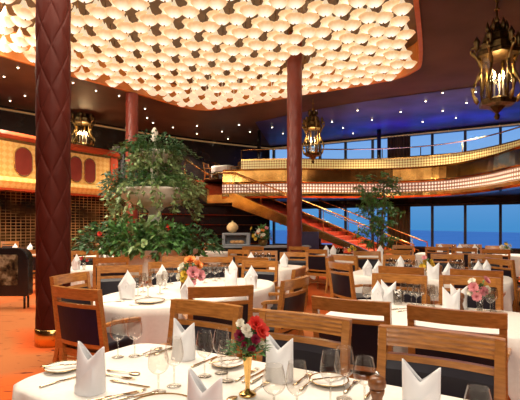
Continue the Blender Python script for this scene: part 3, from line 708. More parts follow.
# oval table with mixed flowers (left of centre)
navy = chair(76.5, 288, (0.48, 0.88), 'honey-coloured wooden chair with navy back beside the thick red column')
for ch in navy.children:
    if ch.name.startswith('back_pad'): ch.data = ch.data.copy(); ch.data.materials[0] = MATS['navy_leather']
chair(221, 286.5, (-0.25, 0.97), 'wooden chair seen from behind at the near side of the oval table')
chair(295.5, 278.5, (-0.85, 0.5), 'wooden chair with arms at the right end of the oval table, nearer one')
chair(299, 268, (-0.9, 0.3), 'wooden chair at the right end of the oval table, farther one, mostly hidden')
chair(260, 261, (-0.3, -0.95), 'wooden chair facing us at the far right corner of the oval table')
chair(216, 257.3, (0.0, -1), 'wooden chair facing us behind the row of glasses on the oval table')
chair(179, 256.7, (0.1, -1), 'wooden chair facing us directly behind the mixed flowers on the oval table')
chair(168, 262, (0.35, -0.94), 'wooden chair facing us at the far left of the oval table, before the planter')
chair(120, 266, (0.3, -0.95), 'wooden chair facing us at the left side of the oval table, behind a pointed napkin')
# left tables
chair(71, 274.5, (0.92, -0.25), 'wooden chair standing beside the thick red column, behind the honey-coloured one')
chair(111, 257.5, (-0.35, 0.94), 'wooden chair turned away towards the left tables, left of the planter')
chair(85, 251, (0.1, -1), 'wooden chair behind the little table with a red flower, right of the thick column')
chair(106, 243, (0.2, -1), 'small wooden chair by the gold lattice wall, left of the planter')
chair(31, 250, (-0.6, 0.8), 'wooden chair between the black screen and the thick red column')
chair(10, 241.5, (0.3, -1), 'wooden chair by the gold lattice wall, above the black screen')
# centre tables
chair(239, 250, mV, 'wooden chair at the far side of the centre table, left of three')
chair(264, 251, (0.05, -1), 'wooden chair at the far side of the centre table, under the buffet bouquet')
chair(294, 252.5, (-0.15, -1), 'wooden chair at the centre table, in front of the slim red column')
chair(252, 257.8, (0.2, 0.98), 'wooden chair on the near side of the centre table, mostly hidden by another')
chair(316, 249.5, (0.62, 0.78), 'wooden chair standing free in the orange aisle with its legs showing')
chair(299, 246.8, mV, 'small wooden chair at the foot of the slim red column')
chair(253, 246.5, (0, 1), 'small wooden chair pushed up to the grey buffet')
chair(210, 243.2, (0.6, 0.8), 'small dark wooden chair right of the planter, by the black panelled wall')

# upper deck, half hidden by the parapet
for px, z_, f, lb_ in ((340, 20.2, (0, -1), 'chair on the upper deck just right of the hanging lantern'), (353.5, 20.6, (0, -1), 'chair on the upper deck by the window mullion, middle of three'), (368, 20.4, (0, -1), 'chair on the upper deck left of the dark post'), (398, 19.9, (0.4, -0.9), 'chair on the upper deck before the brown curtain'), (428, 19.5, (0, -1), 'chair on the upper deck under the pale window, left one'), (452, 18.7, (0.3, -0.9), 'chair on the upper deck under the pale window, right one'), (206, 20.6, (0.9, -0.3), 'chair at the left of the upper-deck table'), (240, 20.0, (-0.9, -0.3), 'chair at the right of the upper-deck table')):
    chair(0, 0, f, 'dark wooden '+lb_, 'upper deck chairs', base=DECK, pos=(PX(px, z_), z_))

# ------------------------------------------------------------------ tables and tablecloths
TABLES = []
def table(c, hu, hv, nexp, label_t, label_c, rz=UA, drop=0.27, corner_drop=0.30, base=0.0, top=0.74, seg=96):
    if not base: TABLES.append((Vector(c), hu-0.075, hv-0.075, nexp, rz))
    r_ = tag(empty('dining_table', (c[0], c[1], base), rz), label_t, 'table', 'dining tables')
    def sup(a, b_, t_):
        cx, sy = math.cos(t_), math.sin(t_); e_ = 2.0/nexp
        return (a*math.copysign(abs(cx)**e_, cx), b_*math.copysign(abs(sy)**e_, sy))
    ring = [sup(hu-0.015, hv-0.015, 2*PI*i/seg) for i in range(seg)]
    MB().prism(ring, top-0.04, top-0.008).build('tabletop', 'wood', r_)
    pd = 0.0 if hu < 1.0 and hv < 1.0 else 0.5
    mb = MB()
    for s_ in ((0,) if not pd else (-1, 1)):
        ox, oy = (s_*pd, 0) if hu >= hv else (0, s_*pd)
        mb.lathe([(0.22, 0.0), (0.2, 0.03), (0.05, 0.06), (0.045, top-0.04)], 16, (ox, oy, 0))
    mb.build('pedestal', 'dark_brass', r_)
    # cloth
    cl = MB(); vs = []; fs = []; ph = random.uniform(0, 6)
    radial = [0.0, 0.5, 0.9, 0.985]; rows = 9
    for q in radial[1:]:
        for i in range(seg): x, y = sup(hu*q, hv*q, 2*PI*i/seg); vs.append((x, y, 0))
    for j in range(1, rows+1):
        q = j/rows
        for i in range(seg):
            t_ = 2*PI*i/seg; x, y = sup(hu, hv, t_); cn = abs(math.sin(2*t_))**3 if nexp > 3 else 0.25
            L = drop+corner_drop*cn; amp = 0.030*q*(0.35+cn)
            wv = amp*math.sin(t_*(11 if nexp < 3 else 14)+ph)+0.012*q*math.sin(t_*29)
            nrm = Vector((x/(hu*hu), y/(hv*hv))).normalized(); out = 0.012*min(1, j*0.6)+wv+0.035*q*cn
            zz = -L*q if j > 1 else -0.012
            vs.append((x+nrm.x*out, y+nrm.y*out, zz))
    nr = len(radial)-1+rows; vs.append((0, 0, 0)); ctr = len(vs)-1
    for i in range(seg): fs.append((ctr, i, (i+1) % seg))
    for j in range(nr-1):
        for i in range(seg): k_ = (i+1) % seg; fs.append((j*seg+i, (j+1)*seg+i, (j+1)*seg+k_, j*seg+k_))
    cl.add(vs, fs, True); o = cl.build('tablecloth', 'linen'); o.location = (c[0], c[1], base+top); o.rotation_euler = (0, 0, rz)
    tag(o, label_c, 'tablecloth', 'white tablecloths')
    return r_
TN = (-0.046, 1.794)
table(TN, 1.05, 0.44, 9, 'long dining table under the front white cloth', 'white cloth on the long front table with the brass flower vase')
T2 = (-0.73, 4.92); table(T2, 0.66, 1.2, 2.7, 'oval dining table under the cloth with mixed flowers', 'white cloth hanging from the oval table with mixed flowers', drop=0.32, corner_drop=0.1)
R1 = (1.36, 3.49); table(R1, 0.74, 0.50, 8, 'dining table under the cloth with pink flowers', 'white cloth with a long hanging corner on the pink-flower table', corner_drop=0.42)
R2 = (2.45, 6.35); table(R2, 1.1, 0.62, 5, 'long dining table under the cloth with yellow flowers', 'white cloth on the long table with yellow flowers')
T3 = (0.12, 7.75); table(T3, 0.62, 0.55, 3.2, 'dining table under the centre cloth before the buffet', 'white cloth on the centre table in front of the buffet')
R3 = (5.05, 11.25); table(R3, 0.9, 0.5, 6, 'dining table beside the big blue windows', 'white cloth on the table beside the big blue windows')
R4 = (6.5, 10.9); table(R4, 0.55, 0.55, 5, 'dining table with white flowers at the right edge', 'white cloth hanging long on the white-flower table at the right edge', drop=0.5)
M3 = (2.3, 10.5); table(M3, 1.0, 0.58, 4, 'dining table under the cloth before the stair foot', 'white cloth on the table before the foot of the staircase')
L1 = (-3.05, 7.5); table(L1, 0.42, 0.42, 5, 'small dining table right of the thick red column', 'white cloth on the small red-flower table right of the thick column')
L2 = (-3.75, 10.4); table(L2, 0.55, 0.5, 4, 'dining table left of the stone planter', 'white cloth on the table left of the stone planter')
L0 = (-6.7, 12.2); table(L0, 0.8, 0.5, 5, 'dining table behind the black screen', 'white cloth on the table behind the black screen', rz=0.8)
T5 = (-1.35, 12.3); table(T5, 0.6, 0.5, 4, 'dining table right of the stone planter', 'white cloth on the far table right of the stone planter')
UT = (PX(224, 20.2), 20.2); table(UT, 0.5, 0.4, 5, 'dining table on the upper deck above the stairs', 'white cloth on the upper-deck table above the stairs', base=DECK)

# ------------------------------------------------------------------ tableware
def make_napkin():
    n = 40; rows = 8; vs = []; fs = []
    def topz(t_):
        c_ = abs(math.cos(t_)); return 0.138+0.060*c_**0.9+(0.012*c_ if math.cos(t_) < 0 else 0.0)
    for lay in (0, 1):
        for j in range(rows+1):
            q = j/rows
            for i in range(n):
                t_ = 2*PI*i/n; z_ = topz(t_)*q; k_ = 1+0.05*q*abs(math.cos(t_))
                a = (0.066-0.004*lay)*k_; b_ = (0.05-0.004*lay)*(1-0.62*q*q)
                vs.append((a*math.copysign(abs(math.cos(t_))**0.8, math.cos(t_)), b_*math.sin(t_)*(1+0.03*math.sin(5*t_+4*q)), z_))
    m0 = (rows+1)*n
    for j in range(rows):
        for i in range(n):
            k_ = (i+1) % n; fs.append((j*n+i, j*n+k_, (j+1)*n+k_, (j+1)*n+i)); fs.append((m0+j*n+i, m0+(j+1)*n+i, m0+(j+1)*n+k_, m0+j*n+k_))
    for i in range(n): k_ = (i+1) % n; fs.append((rows*n+i, rows*n+k_, m0+rows*n+k_, m0+rows*n+i))
    # wrapped outer fold running diagonally up the front
    w_ = []
    for i in range(9):
        q = i/8; x = -0.066+0.11*q; zz = 0.02+0.10*q; yy = -0.053*math.sqrt(max(0, 1-(x/0.072)**2))-0.003
        w_ += [(x, yy, zz), (x, yy-0.004, 0.0), ]
    f2 = [(2*i, 2*i+1, 2*i+3, 2*i+2) for i in range(8)]
    return MB().add(vs, fs, True).add(w_, f2, True).build('napkin', 'napkin_linen')
def make_pointed():
    vs = []; fs = []; n = 8
    for r_, z_ in ((0.052, 0.0), (0.056, 0.05), (0.064, 0.105), (0.050, 0.13), (0.002, 0.205)):
        for i in range(n): t_ = 2*PI*i/n; k_ = 1.0 if i % 2 == 0 else 0.88; vs.append((r_*k_*math.cos(t_), 0.74*r_*k_*math.sin(t_), z_+0.01*math.cos(t_)*(z_ > 0.1)))
    for j in range(4):
        for i in range(n): k_ = (i+1) % n; fs.append((j*n+i, j*n+k_, (j+1)*n+k_, (j+1)*n+i))
    fs.append(tuple(range(n))[::-1]); mb = MB().add(vs, fs)
    mb.add([(-0.03, -0.050, 0.02), (0.045, -0.046, 0.0), (0.03, -0.045, 0.10), (-0.012, -0.040, 0.15), (-0.045, -0.042, 0.10)], [(0, 1, 2, 3, 4)])
    return mb.build('napkin', 'napkin_linen')
napP = Proto(make_napkin); napQ = Proto(make_pointed)
TT = 0.742
def on_table(p):
    best = 9
    for c, a, b_, n_, rz in TABLES:
        d = p-c; x = d.x*math.cos(-rz)-d.y*math.sin(-rz); y_ = d.x*math.sin(-rz)+d.y*math.cos(-rz)
        best = min(best, (abs(x/a)**n_+abs(y_/b_)**n_)**(1/n_))
    return best
def tpos(px, y, h=TT):
    """the spot on a table top under that pixel, kept clear of the table's edge"""
    p = at_h(px, y, h)
    if on_table(p) <= 1: return (p.x, p.y, h)
    for dz in [k_*q*0.02 for k_ in range(1, 90) for q in (1, -1)]:
        for dx in (0, 0.03, -0.03, 0.08, -0.08):
            z_ = p.y+dz; q_ = Vector((PX(px, z_)+dx, z_))
            if z_ > 1 and on_table(q_) <= 1: return (q_.x, q_.y, h)
    return (p.x, p.y, h)
def napkin(px, y, rz, label, sc=1.0, group='folded napkins'): return (napQ if rz >= 0.7 else napP)(tpos(px, y), rz-(1.0 if rz >= 0.7 else 0), label, 'napkin', group, sc)

def glass_prof(H, R, stem):
    hb = H-stem
    outer = [(0.0325, 0.0), (0.0335, 0.002), (0.02, 0.005), (0.006, 0.01), (0.004, 0.02), (0.004, stem-0.01)]
    bowl = [(0.005, stem-0.01)]+[(max(0.006, R*math.sin(min(1, q/0.42)**0.62*PI/2)*(1 if q < 0.42 else 1-0.27*((q-0.42)/0.58)**1.6)), stem+hb*q) for q in [0, 0.03, 0.08, 0.15, 0.24, 0.34, 0.44, 0.55, 0.67, 0.8, 0.9, 1.0]]
    return outer, bowl
def make_glass(H, R, stem, name):
    def mk():
        r_ = empty(name); fo, bo = glass_prof(H, R, stem)
        MB().lathe(bo, 28, caps=False).build('bowl', 'wine_glass', r_)
        MB().lathe(bo[-1:]+[(bo[-1][0]+0.0016, bo[-1][1]+0.001), (bo[-1][0]+0.0004, bo[-1][1]+0.0026)], 28, caps=False).build('lip', 'wine_glass', r_)
        MB().lathe(fo[3:], 10).build('stem', 'wine_glass', r_)
        MB().lathe(fo[:4], 24).build('foot', 'wine_glass', r_)
        return r_
    return mk
glA = Proto(make_glass(0.212, 0.042, 0.088, 'wine_glass'))
glB = Proto(make_glass(0.185, 0.045, 0.075, 'wine_glass'))
def make_plain_glass():
    fo, bo = glass_prof(0.19, 0.038, 0.08); return MB().lathe(fo+bo[1:], 14, caps=False).build('wine_glass', 'table_glass')
glC = Proto(make_plain_glass)
def make_tumbler(): return MB().lathe([(0.028, 0.0), (0.03, 0.004), (0.036, 0.10), (0.034, 0.10), (0.028, 0.008)], 16, caps=False).build('tumbler', 'table_glass')
tumP = Proto(make_tumbler)
def make_plate(R):
    def mk():
        r_ = empty('plate'); MB().lathe([(R*0.55, 0.0), (R*0.62, 0.004), (R*0.97, 0.016), (R*0.97, 0.019), (R*0.62, 0.008), (0.001, 0.006)], 40).build('dish', 'china', r_)
        MB().lathe([(R*0.955, 0.0155), (R, 0.0175), (R, 0.0205), (R*0.93, 0.0185)], 40, caps=False).build('rim', 'gold_rim', r_); return r_
    return mk
plS = Proto(make_plate(0.09)); plL = Proto(make_plate(0.14))
def make_knife():
    r_ = empty('knife')
    MB().prism([(0.005, -0.01), (0.01, -0.009), (0.105, -0.012), (0.115, -0.002), (0.11, 0.004), (0.0, 0.006)], 0.0, 0.002).build('blade', 'cutlery_metal', r_)
    MB().tube([(0.002, 0, 0.004), (-0.03, 0, 0.004), (-0.09, 0, 0.005), (-0.105, 0, 0.004)], [0.004, 0.006, 0.007, 0.004], 8, flat=0.6).build('handle', 'cutlery_metal', r_); return r_
def make_fork():
    r_ = empty('fork'); mb = MB()
    mb.prism([(0.03, -0.008), (0.055, -0.012), (0.062, -0.012), (0.062, 0.012), (0.055, 0.012), (0.03, 0.008)], 0.002, 0.004)
    for k_ in (-0.0105, -0.0035, 0.0035, 0.0105): mb.tube([(0.06, k_, 0.003), (0.085, k_, 0.003), (0.105, k_, 0.006)], [0.0022, 0.0018, 0.001], 5)
    mb.build('tines', 'cutlery_metal', r_)
    MB().tube([(0.032, 0, 0.003), (0.0, 0, 0.006), (-0.06, 0, 0.004), (-0.10, 0, 0.003)], [0.006, 0.003, 0.006, 0.007], 8, flat=0.5).build('handle', 'cutlery_metal', r_); return r_
def make_spoon():
    r_ = empty('spoon'); MB().ball((0.06, 0, 0.005), 0.02, 14, 6, 1.45, 0.95, 0.22).build('bowl', 'cutlery_metal', r_)
    MB().tube([(0.034, 0, 0.005), (0.0, 0, 0.008), (-0.06, 0, 0.005), (-0.095, 0, 0.004)], [0.004, 0.003, 0.006, 0.007], 8, flat=0.5).build('handle', 'cutlery_metal', r_); return r_
knP, fkP, spP = Proto(make_knife), Proto(make_fork), Proto(make_spoon)
def make_mill():
    r_ = empty('pepper_mill'); MB().lathe([(0.026, 0), (0.027, 0.015), (0.02, 0.035), (0.017, 0.05), (0.023, 0.065), (0.025, 0.078)], 24).build('body', 'mill_wood', r_)
    MB().lathe([(0.02, 0.078), (0.029, 0.09), (0.030, 0.105), (0.024, 0.118), (0.012, 0.124)], 24).build('head', 'mill_wood', r_)
    MB().lathe([(0.006, 0.123), (0.008, 0.128), (0.007, 0.135), (0.002, 0.138)], 14).build('knob', 'steel', r_); return r_
millP = Proto(make_mill)

# leaves and blooms
def leaf(mb, p, d, up, L, Wd, droop=0.3):
    d = Vector(d).normalized(); s_ = d.cross(Vector(up)); s_ = s_.normalized() if s_.length > 1e-4 else Vector((1, 0, 0)); n_ = s_.cross(d)
    p = Vector(p); a = p+d*L*0.45-n_*0.0; t_ = p+d*L-Vector((0, 0, droop*L))
    mb.add([p, a+s_*Wd/2+n_*Wd*0.15, t_, a-s_*Wd/2+n_*Wd*0.15, a], [(0, 1, 4), (1, 2, 4), (0, 4, 3), (4, 2, 3)], False)
def rdir(zmin=-1.0, zmax=1.0):
    z_ = random.uniform(zmin, zmax); t_ = random.uniform(0, 2*PI); r_ = math.sqrt(max(0, 1-z_*z_)); return Vector((r_*math.cos(t_), r_*math.sin(t_), z_))
def bloom(mb, c, r_, nd):
    """layered cupped petals round the direction nd"""
    nd = Vector(nd).normalized(); a = nd.orthogonal().normalized(); b_ = nd.cross(a); c = Vector(c)
    for ring, (k_, tilt, sz) in enumerate(((7, 0.15, 1.0), (6, 0.55, 0.8), (5, 1.0, 0.55), (3, 1.35, 0.35))):
        for i in range(k_):
            t_ = 2*PI*(i+0.5*ring)/k_; e_ = a*math.cos(t_)+b_*math.sin(t_); sd = nd.cross(e_)
            d1 = e_*math.cos(tilt)+nd*math.sin(tilt); L = r_*sz
            mb.add([c, c+d1*L*0.6+sd*L*0.45, c+d1*L+sd*L*0.25+nd*L*0.12, c+d1*L-sd*L*0.25+nd*L*0.12, c+d1*L*0.6-sd*L*0.45, c+d1*L*0.55-nd*L*0.1], [(0, 1, 5), (1, 2, 5), (2, 3, 5), (3, 4, 5), (4, 0, 5)], True)
def bouquet(px, y, h0, blooms, label, spread, sc=1.0, leafm='leaf', nleaf=60, pos=None):
    blooms = [(a*sc, b_*sc*1.1, c*sc, d*sc, e_) for a, b_, c, d, e_ in blooms]; spread *= sc
    """blooms: (dx, dz, dy, radius, material); h0 = height of the vase mouth"""
    p = Vector(tpos(px, y)) if pos is None else Vector(pos)
    r_ = tag(empty('bouquet', (p.x, p.y, h0)), label, 'flowers', 'flower arrangements')
    mb = MB(); st_ = MB()
    for i in range(nleaf):
        d = rdir(0.0, 1); q = Vector((d.x*spread*0.6, d.y*spread*0.6, d.z*spread*0.9))*random.uniform(0.5, 1.1); leaf(mb, q, d+Vector((0, 0, 0.4)), (0, 0, 1), spread*random.uniform(0.25, 0.5), spread*0.16)
    for (dx, dz, dy, rr_, m_) in blooms: st_.tube([(0, 0, -0.03), (dx*0.5, dy*0.5, dz*0.5), (dx, dy, dz)], 0.0018, 5)
    st_.build('stems', leafm, r_); mb.build('foliage', leafm, r_)
    for (dx, dz, dy, rr_, m_) in blooms:
        b_ = MB(); bloom(b_, (dx, dy, dz), rr_, (dx, dy-0.06, dz*0.4)); b_.build('bloom', m_, r_)
    return r_

# --- front table
G1 = 'things laid on the front table'
napkin(91, 391, -0.35, 'white two-peaked napkin at the left end of the front table')
napkin(184, 358, -0.5, 'white two-peaked napkin before the leftmost chair of the front table')
napkin(205, 431, -0.45, 'white napkin whose two peaks show at the bottom edge, left of the brass vase')
napkin(279.5, 379, -0.5, 'white two-peaked napkin right of the brass vase, before the middle chair')
napkin(421, 418, -0.55, 'white two-peaked napkin before the nearest chair at right')
WG = 'wine glasses on the front table'
def wg(P, px, y, lb_, sc=1.0): return P(tpos(px, y), 0.0, lb_, 'wine glass', WG, sc)
wg(glA, 118.5, 357, 'left one of two wine glasses at the far left corner of the front table')
wg(glA, 134, 356, 'right one of two wine glasses at the far left corner of the front table')
wg(glB, 158.5, 392, 'wine glass before the leftmost napkin pair, nearer the table edge')
wg(glA, 174, 386, 'tall wine glass left of the peaks of the bottom-edge napkin')
wg(glA, 205, 376, 'tall wine glass just right of the leftmost chair napkin')
wg(glA, 221, 373, 'wine glass farthest back of the three left of the brass vase')
wg(glB, 227, 381, 'small wine glass closest to the left side of the brass vase')
wg(glA, 297, 420, 'wine glass in front of the napkin right of the brass vase')
wg(glB, 274, 415, 'wine glass standing between the brass vase and the next glass')
wg(glA, 332, 404, 'tall wine glass before the middle chair seat, left of two')
wg(glA, 346, 400, 'tall wine glass before the middle chair seat, right of two')
wg(glB, 361, 403, 'short wine glass left of the front pepper mill')
wg(glB, 478, 445, 'wine glass with only its rim showing at the lower right')
plS(tpos(57.5, 371), 0, 'gold-rimmed bread plate at the left end of the front table', 'plate', G1)
knP((tpos(57.5, 371)[0], tpos(57.5, 371)[1], TT+0.021), 0.35, 'small knife lying across the left bread plate', 'knife', G1)
plS(tpos(329, 383), 0, 'gold-rimmed bread plate behind the two tall glasses', 'plate', G1)
knP((tpos(329, 383)[0], tpos(329, 383)[1], TT+0.021), 0.4, 'small knife lying on the bread plate behind the two tall glasses', 'knife', G1)
plS(tpos(228, 365), 0, 'gold-rimmed bread plate behind the small glass left of the vase', 'plate', G1)
knP((tpos(228, 365)[0], tpos(228, 365)[1], TT+0.021), 0.5, 'small knife on the bread plate left of the vase', 'knife', G1)
plL(tpos(160, 412), 0, 'gold-rimmed dinner plate at the bottom edge beside the cutlery', 'plate', G1)
knP(tpos(62, 381), 0.95, 'knife beside the left bread plate', 'knife', G1)
for P, px, y, a, nm, lb_ in ((fkP, 117, 377, -0.35, 'fork', 'fork lying flat just right of the left-end napkin'), (spP, 124, 373, -0.3, 'spoon', 'spoon behind the fork right of the left-end napkin'),
    (knP, 129, 384, -0.35, 'knife', 'knife right of the left-end napkin, pointing away from it'),
    (knP, 111, 397, 0.62, 'knife', 'knife at the bottom edge, leftmost of the three there'), (fkP, 122, 396, 0.62, 'fork', 'fork at the bottom edge between two knives'), (knP, 133, 397, 0.62, 'knife', 'knife at the bottom edge nearest the dinner plate'),
    (knP, 159, 352, 1.05, 'knife', 'knife left of the napkin before the leftmost chair'), (fkP, 167, 351, 1.05, 'fork', 'fork nearest the napkin before the leftmost chair'), (spP, 151, 352, 1.05, 'spoon', 'spoon behind the two far left glasses'),
    (knP, 204, 362, 1.05, 'knife', 'knife right of the napkin before the leftmost chair'), (fkP, 247, 375, 1.05, 'fork', 'fork just behind the brass vase'), (knP, 254, 376, 1.05, 'knife', 'knife just behind the brass vase, right of a fork'),
    (spP, 222, 404, 0.9, 'spoon', 'spoon right of the bottom-edge napkin'), (knP, 262, 377, 1.05, 'knife', 'knife behind the brass vase, left of the white napkin'), (fkP, 259, 388, 1.05, 'fork', 'fork left of the napkin right of the vase'),
    (spP, 309, 384, 1.05, 'spoon', 'spoon right of the napkin by the vase'), (fkP, 303, 379, 1.05, 'fork', 'fork at the table edge before the middle chair'),
    (knP, 372, 391, 1.05, 'knife', 'knife left of the front pepper mill'), (fkP, 352, 386, 1.05, 'fork', 'fork behind the two tall glasses, left of the pepper mill')):
    P(tpos(px, y), a, lb_, nm, G1)
millP(tpos(377, 413), 0, 'dark wooden pepper mill on the front table, before the chair with ribbed rail', 'pepper mill', 'pepper mills', 1.15)
# brass vase and its flowers
p = tpos(247.5, 395); r_ = tag(empty('vase', p), 'slim brass trumpet vase on the front table', 'vase')
MB().lathe([(0.036, 0), (0.037, 0.006), (0.03, 0.012), (0.012, 0.02), (0.009, 0.03)], 28).build('foot', 'brass', r_)
MB().lathe([(0.009, 0.028), (0.011, 0.06), (0.016, 0.12), (0.022, 0.165), (0.024, 0.168), (0.02, 0.165), (0.012, 0.11)], 28, caps=False).build('body', 'brass', r_)
bouquet(247.5, 395, TT+0.165, [(0.035, 0.125, -0.01, 0.034, 'petal_red'), (0.06, 0.10, -0.02, 0.034, 'petal_red'), (0.018, 0.10, 0.03, 0.03, 'petal_red'), (-0.03, 0.125, 0.0, 0.02, 'petal_white'), (-0.005, 0.11, -0.035, 0.022, 'petal_white'), (0.005, 0.095, -0.045, 0.018, 'petal_white'), (-0.03, 0.085, -0.03, 0.026, 'petal_burgundy'), (0.035, 0.075, -0.045, 0.022, 'petal_burgundy'), (0.018, 0.035, -0.04, 0.018, 'petal_burgundy'), (0.06, 0.05, -0.03, 0.017, 'petal_white'), (-0.012, 0.05, -0.035, 0.016, 'petal_burgundy')], 'red, white and burgundy flowers in the brass vase', 0.12, nleaf=190)

# --- pink-flower table
napkin(394, 302, -0.35, 'white two-peaked napkin on the pink-flower table, before its left far chair')
napkin(378, 303, 0.9, 'low white napkin at the left end of the pink-flower table')
napkin(468, 306, -0.4, 'white napkin behind the pepper mill on the pink-flower table')
napkin(452, 312, -0.2, 'white napkin in front of the pepper mill on the pink-flower table')
millP(tpos(459, 311), 0, 'wooden pepper mill among napkins on the pink-flower table', 'pepper mill', 'pepper mills', 1.25)
def make_glass_vase(): return MB().lathe([(0.02, 0.0), (0.022, 0.004), (0.03, 0.12), (0.028, 0.12), (0.02, 0.008)], 18, caps=False).build('vase', 'wine_glass')
gvP = Proto(make_glass_vase)
gvP(tpos(482, 312), 0, 'clear glass vase on the pink-flower table', 'vase', 'small vases')
bouquet(482, 312, TT+0.12, [(-0.05, 0.06, -0.02, 0.034, 'petal_pink'), (0.0, 0.04, -0.04, 0.032, 'petal_pink'), (-0.04, 0.01, -0.04, 0.03, 'petal_pink'), (0.04, 0.10, 0, 0.03, 'petal_pink'), (-0.04, 0.09, 0.02, 0.026, 'petal_white'), (0.03, 0.05, -0.03, 0.026, 'petal_white'), (-0.06, 0.03, 0.0, 0.024, 'petal_white')], 'pink and white flowers in the clear glass vase at right', 0.10, 1.3, nleaf=50)
OG = 'glasses on the tables behind'
def far_glass(px, y, lb_, P=None, sc=1.0): return (P or glC)(tpos(px, y), 0, lb_, 'glass', OG, sc)
far_glass(367, 308, 'wine glass alone at the left corner of the pink-flower table', sc=1.1)
for px, y in ((409, 303), (416, 306), (421, 304), (427, 303), (434, 308), (440, 305)): far_glass(px, y, 'wine glass in the cluster left of the pink-flower table napkins')
for px, y in ((488, 313), (493, 311)): far_glass(px, y, 'wine glass right beside the pink flowers', sc=1.05)
far_glass(410, 299, 'straight tumbler beside the left napkin of the pink-flower table', tumP, 1.3)
for P, px, y, a, nm, lb_ in ((knP, 400, 309, 0.5, 'knife', 'knife on the pink-flower table before the tall napkin'), (fkP, 405, 311, 0.5, 'fork', 'fork on the pink-flower table before the glasses'), (knP, 498, 309, -0.4, 'knife', 'knife at the right end of the pink-flower table')):
    P(tpos(px, y), a, lb_, nm, 'cutlery on the pink-flower table')
# --- yellow-flower table
gvP(tpos(426, 276), 0, 'small glass vase on the yellow-flower table', 'vase', 'small vases')
bouquet(426, 276, TT+0.11, [(-0.05, 0.02, -0.03, 0.04, 'petal_yellow'), (0.03, 0.01, -0.04, 0.042, 'petal_yellow'), (0.08, 0.03, 0, 0.04, 'petal_yellow'), (0.0, 0.06, 0.02, 0.036, 'petal_yellow'), (-0.02, 0.11, 0.0, 0.03, 'petal_pink'), (0.05, 0.07, -0.02, 0.034, 'petal_yellow')], 'yellow flowers with a pink bloom on the third-row table at right', 0.12, 1.25, nleaf=40)
for px, y, a, lb_ in ((433, 279, -0.4, 'white two-peaked napkin right of the yellow flowers'), (442, 283, 1.1, 'white napkin beside the right chair back at the yellow-flower table'), (400, 270, 0.9, 'white napkin before the left far chair of the yellow-flower table'), (366, 277, 1.0, 'pointed white napkin at the left end of the yellow-flower table, outer one'), (374, 276, 1.0, 'pointed white napkin at the left end of the yellow-flower table, inner one'), (478, 277, 1.0, 'white napkin towards the right end of the yellow-flower table, left one'), (486, 276, 0.9, 'white napkin towards the right end of the yellow-flower table, right one')):
    napkin(px, y, a, lb_, 1.15)
millP(tpos(440, 276), 0, 'pepper mill on the yellow-flower table beside the two-peaked napkin', 'pepper mill', 'pepper mills', 1.25)
for px, y in ((452, 275), (457, 274), (462, 276), (467, 273), (471, 276), (391, 271), (395, 273), (408, 272), (415, 274)): far_glass(px, y, 'wine glass among the glasses on the yellow-flower table', sc=1.1)
# --- oval table
gvR = Proto(lambda: MB().lathe([(0.03, 0.0), (0.04, 0.02), (0.045, 0.06), (0.035, 0.09), (0.032, 0.09)], 18, caps=False).build('vase', 'red_glass'))
gvR(tpos(190, 291), 0, 'small round red vase on the oval table', 'vase', 'small vases', 1.3)
bouquet(190, 291, TT+0.115, [(-0.06, 0.09, 0, 0.042, 'petal_white'), (0.03, 0.06, -0.05, 0.05, 'petal_pink'), (0.08, 0.04, -0.03, 0.045, 'petal_pink'), (-0.03, 0.05, -0.05, 0.035, 'petal_yellow'), (-0.04, 0.02, -0.05, 0.03, 'petal_yellow'), (0.0, 0.14, 0, 0.045, 'petal_orange'), (0.06, 0.11, 0.0, 0.04, 'petal_orange'), (-0.08, 0.03, -0.02, 0.03, 'petal_white'), (0.02, 0.0, -0.06, 0.04, 'petal_pink')], 'mixed pink, yellow and orange flowers on the oval table', 0.14, 1.45, nleaf=60)
for px, y, a, lb_, s_ in ((127, 299, 1.2, 'pointed white napkin at the left end of the oval table', 1.35), (191, 303, 0.9, 'white napkin standing in front of the mixed flowers', 1.2), (156, 284, 1.0, 'white napkin before the planter-side chair of the oval table', 1.2), (231, 288, -0.3, 'low white napkin above the near chair of the oval table', 1.1), (251, 288, 1.0, 'pointed white napkin at the right end of the oval table', 1.25), (238, 276, 0.9, 'white napkin at the far right of the oval table by the glasses', 1.2)):
    napkin(px, y, a, lb_, s_)
for px, y in ((138, 296), (143, 292), (148, 297), (145, 287), (160, 294), (165, 289), (170, 284)): far_glass(px, y, 'wine glass in the cluster left of the mixed flowers', sc=1.1)
for px, y in ((210, 279), (215, 281), (219, 279), (226, 281), (205, 283)): far_glass(px, y, 'wine glass in the row right of the mixed flowers', sc=1.1)
millP(tpos(183, 289), 0, 'pepper mill just left of the mixed flowers', 'pepper mill', 'pepper mills', 1.25)
plL(tpos(150, 302), 0, 'dinner plate on the near left of the oval table', 'plate', 'plates on the oval table'); plL(tpos(212, 292), 0, 'dinner plate right of the mixed flowers', 'plate', 'plates on the oval table')
for P, px, y, a, nm, lb_ in ((knP, 141, 305, 0.2, 'knife', 'knife by the left pointed napkin of the oval table'), (fkP, 113, 302, 0.4, 'fork', 'fork at the left rim of the oval table'), (knP, 172, 300, 0.2, 'knife', 'knife left of the napkin before the mixed flowers')):
    P(tpos(px, y), a, lb_, nm, 'cutlery on the oval table')
